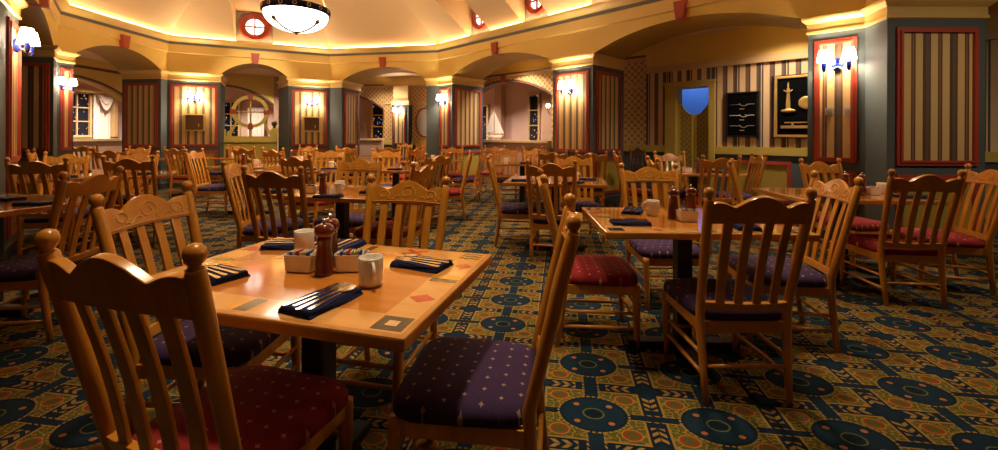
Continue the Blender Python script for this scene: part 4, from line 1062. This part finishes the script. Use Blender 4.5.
CH = [
 (-.853, .945, -16, 'red', 'nearest maple chair, back to us at lower left, dark crest, red star seat'),
 (-1.52, 1.84, -91, 'purple', 'carved maple chair with plum seat at the left end of the foreground table'),
 (.255, 1.46, 82, 'purple', 'maple chair seen from its side, plum star seat, right end of the foreground table'),
 (-.515, 2.43, 168, 'red', 'carved maple chair facing us across the foreground table, above the white mug'),
 (1.17, 1.905, 0, 'purple', 'maple chair with its slatted back to us, near side of the right-hand table'),
 (.27, 2.74, -93, 'red', 'maple chair with a bright red star seat, left end of the right-hand table'),
 (1.27, 3.63, 180, 'purple', 'carved maple chair facing us behind the mug on the right-hand table'),
 (2.10, 2.66, 80, 'purple', 'maple chair with glossy carved crest, right end of the right-hand table'),
 (3.06, 3.05, -6, 'red', 'maple chair with back to us and red seat, near side of the far right table'),
 (4.06, 3.53, 73, 'red', 'carved maple chair at the far right, beside the dark pillar'),
 (3.44, 4.58, 188, 'red', 'maple chair against the right pier, behind the far right table'),
 (2.75, 5.27, 1, 'red', 'maple chair with back to us in front of the lattice swing doors'),
 (2.63, 6.60, 184, 'purple', 'maple chair facing us just left of the swing doors'),
 (3.69, 6.05, 80, 'purple', 'maple chair turned left under the rope knot display'),
 (2.33, 4.30, -120, 'red', 'maple chair leaning beside the table of the right pier, narrow in view'),
 (.50, 4.10, -12, 'purple', 'maple chair with back to us, near side of the table before the middle pier'),
 (.96, 5.50, 187, 'purple', 'light maple chair facing us right below the middle pier lamp'),
 (-.12, 5.0, -92, 'purple', 'maple chair with plum seat in profile, left end of the table before the middle pier'),
 (-1.65, 3.10, -9, 'purple', 'maple chair with back to us right behind the foreground table, plum seat'),
 (-2.40, 3.90, -84, 'purple', 'shiny carved maple chair, left end of the second table from us'),
 (-1.50, 4.62, 174, 'purple', 'maple chair on the far side of the second table from us'),
 (-.65, 3.76, 77, 'red', 'maple chair with scalloped crest, right end of the second table from us'),
 (-.78, 5.58, 55, 'purple', 'dark-looking maple chair turned aside in front of the slate corner pier'),
 (-1.02, 9.35, 182, 'red', 'light maple chair facing us at the foot of the slate corner pier'),
 (-.42, 6.45, 96, 'red', 'maple chair with red seat in profile by the open aisle in the middle'),
 (-1.90, 7.22, 184, 'purple', 'brightly lit carved maple chair left of the slate corner pier'),
 (-2.80, 7.10, 181, 'purple', 'maple chair facing us over navy napkins, under the middle arch'),
 (-2.46, 5.14, -20, 'red', 'maple chair with back to us, half hidden right of the plain chair backs'),
 (-3.95, 7.45, -19, 'purple', 'maple chair with back to us, below the shadow box right of the divider'),
 (-4.88, 8.15, -12, 'red', 'maple chair with back to us, straight below the round divider'),
 (-6.0, 9.75, 160, 'purple', 'light maple chair facing us at the left foot of the round divider'),
 (-4.35, 9.75, 165, 'red', 'light maple chair facing us below the right shadow box'),
 (-6.08, 7.98, -13, 'red', 'maple chair with back to us, below the left shadow box'),
 (-4.82, 6.75, -82, 'purple', 'maple chair in profile with plum seat, left of the aisle at centre left'),
 (-7.02, 8.35, 172, 'red', 'light maple chair facing us before the striped reveal of the left arch'),
 (-4.91, 5.82, 194, 'purple', 'orange-lit maple chair facing us, right one across the long left table'),
 (-3.97, 4.57, 11, 'red', 'maple chair with back to us, right one of two along the long left table'),
 (-5.53, 5.48, 195, 'red', 'orange-lit maple chair facing us, left one across the long left table'),
 (-4.42, 4.08, 14, 'purple', 'dark maple chair with back to us, left one of two along the long left table'),
 (-2.63, 2.78, 98, 'purple', 'maple chair turned left with plum seat, beside the table at the left edge'),
 (.13, 8.50, 186, 'purple', 'light maple chair facing us, left one of two before the sailboat arch'),
 (.72, 8.42, 181, 'red', 'light maple chair facing us, right one of two before the sailboat arch'),
 (.88, 6.95, 8, 'red', 'dark-looking maple chair below the left edge of the middle pier'),
 (1.43, 6.62, -8, 'purple', 'dark-looking maple chair below the right edge of the middle pier lamp'),
 (1.78, 6.48, -96, 'red', 'maple chair in profile beside the olive dado of the middle pier'),
 (1.71, 4.78, -97, 'purple', 'light maple chair in profile just behind the carved chair of the right-hand table'),
 (-.29, 8.15, 86, 'purple', 'maple chair with plum seat in profile before the slate corner pier panel'),
 (-6.75, 6.15, -50, 'red', 'small light maple chair in the arch at the far left'),
 (-6.15, 6.75, 5, 'red', 'maple chair with back to us below the curtained window'),
 (-8.9, 9.15, 20, 'red', 'far maple chair through the left arch, left one below the ledge'),
 (-9.1, 10.75, 200, 'red', 'far maple chair through the left arch, right one below the ledge'),
 (-3.20, 8.95, -10, 'purple', 'far maple chair with back to us, left of two under the middle arch'),
 (-2.35, 9.05, 10, 'red', 'far maple chair with back to us, right of two under the middle arch'),
 (-1.62, 8.45, 60, 'red', 'far maple chair turned left, just left of the slate corner pier'),
 (-2.9, 13.2, 180, 'red', 'farthest maple chair under the oval mirror, left one'),
 (-2.3, 13.1, 180, 'red', 'farthest maple chair under the oval mirror, right one'),
 (-.1, 9.95, 170, 'red', 'far maple chair right behind the low wall seats, left in the sailboat arch'),
 (.75, 9.6, 185, 'red', 'far maple chair behind the low wall seats, right in the sailboat arch'),
]
for a in CH: place_chair(*a)

# dark high chair past the middle pier
r = empty('high_chair', (2.52, 7.35, 0), 0.4); tag(r, 'dark wooden high chair between the middle pier and the lattice wall', 'high chair')
for sx in (-1, 1):
    for sy in (-1, 1):
        b = MB(); b.tube([(sx * .22, sy * .22, 0), (sx * .14, sy * .14, .62)], .017, 8); b.build('leg', M['darkwood'], r)
    b = MB(); b.tube([(sx * .15, .15, .60), (sx * .16, .20, 1.02)], .016, 8); b.build('back_post', M['darkwood'], r)
    b = MB(); b.tube([(sx * .16, .17, .78), (sx * .17, -.12, .80), (sx * .15, -.14, .62)], .013, 8); b.build('arm', M['darkwood'], r)
b = MB(); b.box((0, 0, .62), (.34, .34, .03)); b.build('seat', M['darkwood'], r, bevel=.006)
b = MB(); b.slab([(-.17, .90), (.17, .90), (.17, .98), (.08, 1.0), (0, 1.05), (-.08, 1.0), (-.17, .98)], .185, .205); b.build('backrest', M['darkwood'], r)
for x in (-.09, 0, .09):
    b = MB(); b.tube([(x, .165, .63), (x, .19, .92)], .009, 6); b.build('back_slat', M['darkwood'], r)

# ================================================================== TABLES AND WHAT STANDS ON THEM
TZ = 0.762
TG = 'maple pedestal tables with inlaid borders'
def table(x, y, deg, label, L=1.067, W=0.762, detail=True):
    r = empty('pedestal_table', (x, y, 0), math.radians(deg)); tag(r, label, 'table', TG)
    t = MB(); t.box((0, 0, TZ - 0.018), (L, W, 0.036)); t.build('tabletop', M['edge'], r, bevel=0.007)
    e = 0.012; bw_ = 0.118; z = TZ + 0.0004
    c = MB(); x0, y0 = L / 2 - bw_, W / 2 - bw_; c.face([(-x0, -y0, z), (x0, -y0, z), (x0, y0, z), (-x0, y0, z)]); c.build('centre_veneer', M['table'], r)
    b = MB(); X, Y = L / 2 - e - .006, W / 2 - e - .006
    for q in (((-X, -Y), (X, -Y), (X, -y0), (-X, -y0)), ((-X, y0), (X, y0), (X, Y), (-X, Y)), ((-X, -y0), (-x0, -y0), (-x0, y0), (-X, y0)), ((x0, -y0), (X, -y0), (X, y0), (x0, y0))):
        b.face([(u, v, z) for u, v in q])
    b.build('border_veneer', M['band'], r)
    mx_, my_ = (X + x0) / 2, (Y + y0) / 2; z2 = z + .0004
    def quad(cx, cy, hw, hh, mat, rot=0.0, zz=z2, name='inlay'):
        m = MB(); cs, sn = math.cos(rot), math.sin(rot)
        m.face([(cx + a * cs - b_ * sn, cy + a * sn + b_ * cs, zz) for a, b_ in ((-hw, -hh), (hw, -hh), (hw, hh), (-hw, hh))]); return m.build(name, M[mat], r)
    def diamond(cx, cy, a, b_, mat):
        m = MB(); m.face([(cx - a, cy, z2), (cx, cy - b_, z2), (cx + a, cy, z2), (cx, cy + b_, z2)]); m.build('inlay', M[mat], r)
    if detail:
        sq = quad(mx_, -my_, .044, .040, 'ink_black'); quad(mx_, -my_, .017, .015, 'ink_pale', zz=z2 + .0004)
        diamond(mx_, -.137, .043, .034, 'ink_red')
        quad(mx_, .035, .052, .046, 'ink_yellow'); quad(mx_, .025, .048, .016, 'ink_black', zz=z2 + .0004)
        diamond(mx_ + .01, .19, .035, .032, 'ink_red')
        for k in range(3):
            m = MB(); y_ = my_ + (-.028 + .028 * k)
            for j in range(8):
                u0, u1 = mx_ - .042 + .084 * j / 8, mx_ - .042 + .084 * (j + 1) / 8; w0, w1 = .007 * math.sin(j * PI / 2), .007 * math.sin((j + 1) * PI / 2)
                m.face([(u0, y_ + w0, z2), (u1, y_ + w1, z2), (u1, y_ + w1 + .010, z2), (u0, y_ + w0 + .010, z2)])
            m.build('inlay', M['ink_black'], r)
        for s_ in (-1, 1): quad(.22, my_, .055, .010, 'ink_red', s_ * .65, z2 + (.0002 if s_ > 0 else 0))
        quad(.012, my_, .034, .040, 'ink_yellow'); quad(.012, my_, .017, .040, 'ink_black', zz=z2 + .0004)
        quad(-mx_, my_, .045, .040, 'ink_black'); quad(-mx_, my_, .020, .018, 'ink_pale', zz=z2 + .0004)
        quad(-mx_, .178, .042, .030, 'ink_red', .12)
        quad(-mx_, .022, .046, .032, 'ink_yellow'); quad(-mx_, .022, .046, .017, 'ink_green', zz=z2 + .0004)
        quad(-.012, -my_, .022, .042, 'ink_yellow'); quad(.014, -my_, .022, .042, 'ink_green', zz=z2 + .0004)
        diamond(-.25, -my_, .034, .032, 'ink_red'); quad(-mx_, -my_, .040, .036, 'ink_black')
    else:
        quad(mx_, -my_, .044, .040, 'ink_black'); quad(-mx_, -my_, .044, .040, 'ink_black'); quad(.0, -my_, .04, .030, 'ink_red')
    p = MB(); p.box((0, 0, .385), (.085, .085, .66)); p.build('pedestal', M['black'], r, bevel=.006)
    p = MB(); p.box((0, 0, TZ - .044), (.5, .10, .016)); p.box((0, 0, TZ - .044), (.10, .42, .016)); p.build('top_bracket', M['black'], r)
    for a in range(4):
        f = MB(); t_ = a * PI / 2 + .0; f.box((math.cos(t_) * .17, math.sin(t_) * .15, .028), (.30 if a % 2 == 0 else .07, .07 if a % 2 == 0 else .26, .04)); f.build('foot', M['black'], r, bevel=.004)
    def W2(u, v): cs, sn = math.cos(math.radians(deg)), math.sin(math.radians(deg)); return (x + u * cs - v * sn, y + u * sn + v * cs)
    return W2, math.radians(deg)

def proto_mill():
    r = empty('pepper_mill')
    b = MB(); b.lathe([(.031, 0), (.033, .004), (.033, .012), (.0305, .018), (.0310, .040), (.0285, .060), (.0255, .085), (.0245, .105), (.0265, .120), (.027, .126), (.023, .130)], (0, 0, 0), 22); b.build('body', M['mill'], r)
    b = MB(); b.lathe([(.023, .131), (.030, .136), (.0335, .148), (.0325, .160), (.026, .171), (.014, .177)], (0, 0, 0), 22); h = b.build('head', M['mill'], r)
    b = MB(); b.lathe([(.004, .176), (.004, .181), (.0075, .185), (.0075, .190), (.003, .195)], (0, 0, 0), 10); b.build('top_nut', M['steel'], r)
    return r
def proto_mug():
    r = empty('mug')
    b = MB(); b.lathe([(.0, .002), (.030, 0), (.035, .004), (.0375, .012), (.0385, .05), (.0390, .090), (.0378, .093), (.0360, .090), (.0350, .02), (.0, .012)], (0, 0, 0), 28, cap=False); b.build('cup', M['china'], r)
    b = MB(); b.tube([(.037 + .027 * math.sin(PI * k / 12), 0, .080 - .052 * k / 12 + .004 * math.sin(2 * PI * k / 12)) for k in range(13)], .0058, 8); b.build('handle', M['china'], r)
    return r
def proto_caddy():
    r = empty('sugar_caddy')
    b = MB(); z0, z1 = 0.0, .062; vs = []
    rings = [(.045, .029, 0), (.052, .034, .004), (.057, .037, .062), (.054, .034, .062), (.049, .031, .010)]
    n = 32
    for hx, hy, z in rings:
        for k in range(n):
            t = 2 * PI * k / n; c_, s_ = math.cos(t), math.sin(t); vs.append((math.copysign(abs(c_) ** .3, c_) * hx, math.copysign(abs(s_) ** .3, s_) * hy, z))
    fs = [(j * n + k, j * n + (k + 1) % n, (j + 1) * n + (k + 1) % n, (j + 1) * n + k) for j in range(4) for k in range(n)] + [tuple(reversed(range(n))), tuple(4 * n + k for k in range(n))]
    b.idx(vs, fs); b.build('bowl', M['china'], r)
    return r
def proto_packets():
    r = empty('sugar_packets')
    rr = random.Random(3)
    for i in range(9):
        m = MB(); x = -.040 + .010 * i; m.box((x, rr.uniform(-.004, .004), .040 + rr.uniform(-.003, .005)), (.0035, .046, .056), rr.uniform(-.22, .22)); m.build('packet', M[['packet', 'packetblue', 'packet', 'packetred', 'packet', 'packetgold', 'packet', 'packetblue', 'packet'][i]], r)
    return r
def proto_napkin():
    m = MB(); rr = random.Random(5)
    for k, (a, b_, z) in enumerate(((.205, .120, .003), (.200, .116, .008), (.202, .112, .013), (.196, .108, .017))):
        n = 10; vs = []
        for zz, sh in ((z - .0025, 0), (z + .0024, .002)):
            for i in range(n + 1):
                t = i / n; vs.append((-a / 2 + a * t, -b_ / 2 + sh + .0035 * math.sin(t * 7 + k), zz + .0012 * math.sin(t * 9 + k) * (1 if zz > z else 0)))
            for i in range(n + 1):
                t = 1 - i / n; vs.append((-a / 2 + a * t, b_ / 2 - sh + .0030 * math.sin(t * 6 + k * 2), zz + .0012 * math.sin(t * 8 + k) * (1 if zz > z else 0)))
        q = 2 * (n + 1)
        fs = [(i, i + 1, q - 2 - i, q - 1 - i) for i in range(n)]
        m.idx(vs, [tuple(reversed(f)) for f in fs] + [tuple(q + i for i in f) for f in fs] + [(i, (i + 1) % q, q + (i + 1) % q, q + i) for i in range(q)])
    return m.mesh('napkin', M['napkin'])
def flat(outline, z0, th, curve=None):
    """thin plate from an x,y outline of left/right pairs along x"""
    m = MB(); n = len(outline); cz = curve or (lambda x: 0)
    vs = []
    for x, y0, y1 in outline: vs += [(x, y0, z0 + cz(x)), (x, y1, z0 + cz(x)), (x, y1, z0 + th + cz(x)), (x, y0, z0 + th + cz(x))]
    m.idx(vs, [(i * 4 + k, i * 4 + (k + 1) % 4, (i + 1) * 4 + (k + 1) % 4, (i + 1) * 4 + k) for i in range(n - 1) for k in range(4)] + [(3, 2, 1, 0), ((n - 1) * 4, (n - 1) * 4 + 1, (n - 1) * 4 + 2, (n - 1) * 4 + 3)])
    return m
def cutlery_meshes():
    out = {}
    hnd = [(-.100, -.004, .004), (-.096, -.0075, .0075), (-.07, -.0070, .0070), (-.02, -.0035, .0035), (.025, -.0030, .0030)]
    cv_ = lambda x: .0 + .010 * max(0, (x - .02)) * 4
    m = flat(hnd + [(.035, -.006, .006), (.045, -.0115, .0115), (.062, -.0125, .0125)], 0, .002, cv_)
    for k in range(4):
        y = -.0095 + .00633 * k; q = flat([(.061, y - .0023, y + .0023), (.080, y - .0019, y + .0019), (.098, y - .0010, y + .0010)], 0, .002, cv_)
        m.idx(q.v, q.f)
    out['fork'] = m.mesh('fork', M['steel'])
    out['knife'] = flat([(-.105, -.004, .004), (-.10, -.0080, .0080), (-.02, -.0060, .0060), (.0, -.0055, .0060), (.01, -.0085, .0065), (.08, -.0095, .0060), (.108, -.002, .005)], 0, .0025).mesh('knife', M['steel'])
    m = flat(hnd + [(.035, -.005, .005)], 0, .002); vs = []
    for j, s_ in enumerate((1.0, .75, .45, .0)):
        for k in range(16):
            t = 2 * PI * k / 16; vs.append((.062 + .030 * s_ * math.cos(t), .019 * s_ * math.sin(t), .004 - .004 * (1 - s_ * s_)))
    m.idx(vs, [(j * 16 + k, j * 16 + (k + 1) % 16, (j + 1) * 16 + (k + 1) % 16, (j + 1) * 16 + k) for j in range(3) for k in range(16)], smooth=True)
    out['spoon'] = m.mesh('spoon', M['steel'])
    return out
CUT = cutlery_meshes(); NAP = proto_napkin()
MILL = [None]; MUG = [None]; CAD = [None]; PCK = [None]
def put(store, maker, x, y, rz, label, cat, group):
    if store[0] is None: store[0] = o = maker()
    else: o = copy_tree(store[0])
    o.location = (x, y, TZ + .0008); o.rotation_euler = (0, 0, rz); tag(o, label, cat, group); return o
def mill(T, u, v, label): p = T[0](u, v); put(MILL, proto_mill, p[0], p[1], T[1], label, 'pepper mill', 'dark red pepper and salt mills')
def mug(T, u, v, rz, label): p = T[0](u, v); put(MUG, proto_mug, p[0], p[1], T[1] + rz, label, 'mug', 'white china mugs')
def caddy(T, u, v, rz, label, packets=True):
    p = T[0](u, v); put(CAD, proto_caddy, p[0], p[1], T[1] + rz, label, 'sugar caddy', 'white sugar caddies')
    if packets:
        o = put(PCK, proto_packets, p[0], p[1], T[1] + rz, 'row of sugar packets in the ' + label, 'sugar packets', 'sugar packets'); o.location.z = TZ + .0008
def setting(T, u, v, rz, where, cut=('fork', 'fork', 'knife', 'spoon')):
    p = T[0](u, v); a = T[1] + rz
    o = bpy.data.objects.new('napkin', NAP); link(o); o.location = (p[0], p[1], TZ + .0008); o.rotation_euler = (0, 0, a); tag(o, 'folded navy napkin ' + where, 'napkin', 'navy napkins')
    cnt = {}
    for i, k in enumerate(cut):
        dy = .033 - .022 * i if len(cut) > 2 else .014 - .03 * i; q = (p[0] - dy * math.sin(a) + .01 * math.cos(a) * (i % 2), p[1] + dy * math.cos(a) + .01 * math.sin(a) * (i % 2))
        c = bpy.data.objects.new(k, CUT[k]); link(c); c.location = (q[0], q[1], TZ + .0210); c.rotation_euler = (0, 0, a + .06 * (i - 1.5) * (1 if len(cut) > 2 else .5))
        nm = {0: 'outer ', 1: 'inner '}.get(i, '') if k == 'fork' and cut.count('fork') > 1 else ''
        tag(c, 'steel %s%s on the napkin %s' % (nm, k, where), k, 'cutlery on the napkins')
FK = ('fork', 'knife')
T1 = table(-.640, 1.529, -15.15, 'large foreground maple table with diamond and square inlays')
caddy(T1, -.062, -.012, .12, 'white caddy left of the mills on the foreground table'); caddy(T1, .105, .040, .35, 'white caddy right of the mills on the foreground table')
mill(T1, .040, -.028, 'front dark red mill on the foreground table'); mill(T1, .0, .058, 'rear dark red mill on the foreground table')
mug(T1, .256, -.080, -.85, 'white mug in front on the foreground table'); mug(T1, -.215, .18, 2.0, 'white mug behind the caddy on the foreground table')
setting(T1, .205, -.248, 1.42, 'nearest us on the foreground table'); setting(T1, .325, .155, 3.0, 'at the right of the foreground table')
setting(T1, -.305, -.145, 2.9, 'at the left of the foreground table'); setting(T1, -.10, .27, -1.5, 'at the back of the foreground table', FK)
setting(T1, -.34, .245, .3, 'by the far left corner of the foreground table', FK)

T2 = table(1.09, 2.53, -2.0, 'maple table at right centre with a white mug and two mills')
def w2l(T, x, y):
    o = T[0](0, 0); cs, sn = math.cos(T[1]), math.sin(T[1]); dx, dy = x - o[0], y - o[1]; return dx * cs + dy * sn, -dx * sn + dy * cs
def at(T, x, y): return w2l(T, x, y)
mug(T2, *at(T2, .95, 2.63), 2.9, 'white mug on the right centre table'); caddy(T2, *at(T2, 1.085, 2.455), 0.0, 'white caddy before the mills on the right centre table')
mill(T2, *at(T2, 1.035, 2.53), 'left dark red mill on the right centre table'); mill(T2, *at(T2, 1.17, 2.60), 'right dark red mill on the right centre table')
setting(T2, *at(T2, .73, 2.37), 0.0, 'at the left of the right centre table', FK); setting(T2, *at(T2, .86, 2.74), 1.2, 'behind the mug on the right centre table', FK)
setting(T2, *at(T2, 1.32, 2.30), 1.4, 'nearest us on the right centre table', FK); setting(T2, *at(T2, 1.45, 2.62), 3.0, 'at the right of the right centre table', FK)

T7 = table(-1.36, 3.72, -14.0, 'second maple table from us, behind the foreground table')
caddy(T7, *at(T7, -1.57, 3.57), 0, 'white caddy on the second table from us'); mill(T7, *at(T7, -1.455, 3.53), 'dark red mill on the second table from us')
mug(T7, *at(T7, -1.31, 3.50), 0.2, 'white mug in front on the second table from us'); mug(T7, *at(T7, -1.36, 3.66), 2, 'white mug behind on the second table from us')
setting(T7, *at(T7, -1.33, 3.33), .3, 'nearest us on the second table', FK); setting(T7, *at(T7, -1.86, 3.60), .2, 'at the left of the second table', FK)
setting(T7, *at(T7, -1.05, 3.58), .1, 'at the right of the second table', FK)

T6 = table(.63, 4.73, -10.0, 'maple table in front of the middle striped pier')
mug(T6, *at(T6, .40, 4.50), 2.5, 'left white mug on the table before the middle pier'); caddy(T6, *at(T6, .62, 4.62), 0, 'white caddy on the table before the middle pier')
mug(T6, *at(T6, .82, 4.60), 0, 'right white mug on the table before the middle pier')
setting(T6, *at(T6, .24, 4.57), 0, 'at the left of the table before the middle pier', FK); setting(T6, *at(T6, .97, 4.72), 0, 'at the right of the table before the middle pier', FK)
setting(T6, *at(T6, .76, 4.36), .6, 'nearest us on the table before the middle pier', FK)

T3 = table(2.95, 3.69, -3.0, 'maple table at far right in front of the slate pier')
mill(T3, *at(T3, 3.06, 3.60), 'front dark red mill on the far right table'); mill(T3, *at(T3, 3.0, 3.70), 'rear dark red mill on the far right table')
caddy(T3, *at(T3, 3.165, 3.62), .2, 'white caddy beside the mills on the far right table'); mug(T3, *at(T3, 3.32, 3.70), 0, 'white mug on the far right table')
setting(T3, *at(T3, 3.33, 3.45), 0, 'at the right of the far right table', FK); setting(T3, *at(T3, 2.6, 3.4), 1.5, 'at the left of the far right table', FK)

T10 = table(-3.56, 3.0, -10.0, 'maple table cut off by the left edge of the photo')
setting(T10, *at(T10, -3.17, 2.92), .1, 'nearest the aisle, table at the left edge', FK); setting(T10, *at(T10, -3.60, 3.12), 0, 'farther left on the table at the edge', FK)
TA = table(-4.72, 5.02, 33.0, 'long maple table in the shade at left', L=1.45, detail=False)
mug(TA, .2, .0, 0, 'white mug on the long left table'); caddy(TA, .0, .05, 0, 'white caddy on the long left table'); setting(TA, .45, -.1, 1.5, 'at the right of the long left table', FK); setting(TA, -.2, -.22, 1.5, 'at the left of the long left table', FK)
T8 = table(-1.50, 6.22, 0.0, 'maple table in front of the slate corner pier', detail=False)
caddy(T8, .02, .0, 0, 'white caddy on the table before the slate corner pier'); mug(T8, .25, .05, 0, 'white mug on the table before the slate corner pier'); setting(T8, .05, -.25, 0, 'nearest us on the table before the slate corner pier', FK)
T9 = table(-2.78, 6.10, 0.0, 'maple table with navy napkins under the middle arch', detail=False)
setting(T9, .15, -.22, .1, 'on the right of the table under the middle arch', FK); setting(T9, .38, -.05, 0, 'at the right end of the table under the middle arch', FK); mug(T9, .30, .22, 0, 'white mug on the table under the middle arch')
Tf = table(2.70, 5.935, 0.0, 'maple table in front of the lattice swing doors', detail=False)
mill(Tf, .02, -.10, 'left dark red mill on the table by the swing doors'); mill(Tf, .12, -.12, 'right dark red mill on the table by the swing doors'); caddy(Tf, -.14, -.13, 0, 'white caddy on the table by the swing doors'); mug(Tf, -.28, -.08, 0, 'white mug on the table by the swing doors')
setting(Tf, .33, -.12, 0, 'at the right of the table by the swing doors', FK)
TB = table(-3.92, 8.42, -17.0, 'maple table below the right shadow box', detail=False); mill(TB, -.2, 0, 'dark red mill on the table below the right shadow box'); caddy(TB, 0, 0, 0, 'white caddy on the table below the right shadow box')
TC = table(-5.50, 9.10, -12.0, 'maple table below the round divider', L=.85, detail=False); mill(TC, -.25, -.1, 'dark red mill on the table below the round divider'); mug(TC, -.1, -.1, 0, 'white mug on the table below the round divider')
TE = table(-6.45, 8.78, -10.0, 'maple table below the left shadow box', L=0.762, detail=False); mug(TE, -.15, -.1, 0, 'white mug on the table below the left shadow box')
TD = table(-3.92, 6.72, 0.0, 'maple table beside the plum-seated profile chair at centre left', L=.9, detail=False); mill(TD, -.1, 0, 'dark red mill on the table at centre left'); mug(TD, .1, .0, 0, 'white mug on the table at centre left')
T11 = table(.42, 7.66, 0.0, 'maple table before the sailboat arch', detail=False); mug(T11, .3, 0, 0, 'right white mug on the table before the sailboat arch'); mug(T11, -.3, -.1, 0, 'left white mug on the table before the sailboat arch'); setting(T11, 0.05, -.2, 0, 'on the table before the sailboat arch', FK)
TG_ = table(-1.12, 8.55, 0.0, 'maple table at the foot of the slate corner pier', L=.8, detail=False); mug(TG_, -.2, 0, 0, 'white mug on the table at the foot of the slate corner pier')
TH = table(-2.75, 9.75, -5.0, 'farthest maple table under the middle arch', detail=False); mug(TH, .1, 0, 0, 'white mug on the farthest table under the middle arch')

# rose rooms beyond: ceiling lamps, with one added to brighten the sailboat
for x, y, p in ((-11.8, 13.0, 130), (-9.3, 15.4, 120), (-3.0, 15.2, 90), (.6, 13.0, 75), (-1.5, 14.5, 70), (-9.4, 10.2, 60), (-7.0, 12.8, 60), (-3.7, 12.9, 30), (.3, 10.3, 60), (4.3, 6.4, 26), (-12.0, 10.0, 100), (-12.2, 13.6, 60)):
    light('AREA', 'aisle_light', (x, y, 3.10), p, (1.0, 0.80, 0.60), 0.18).data.spread = math.radians(125)
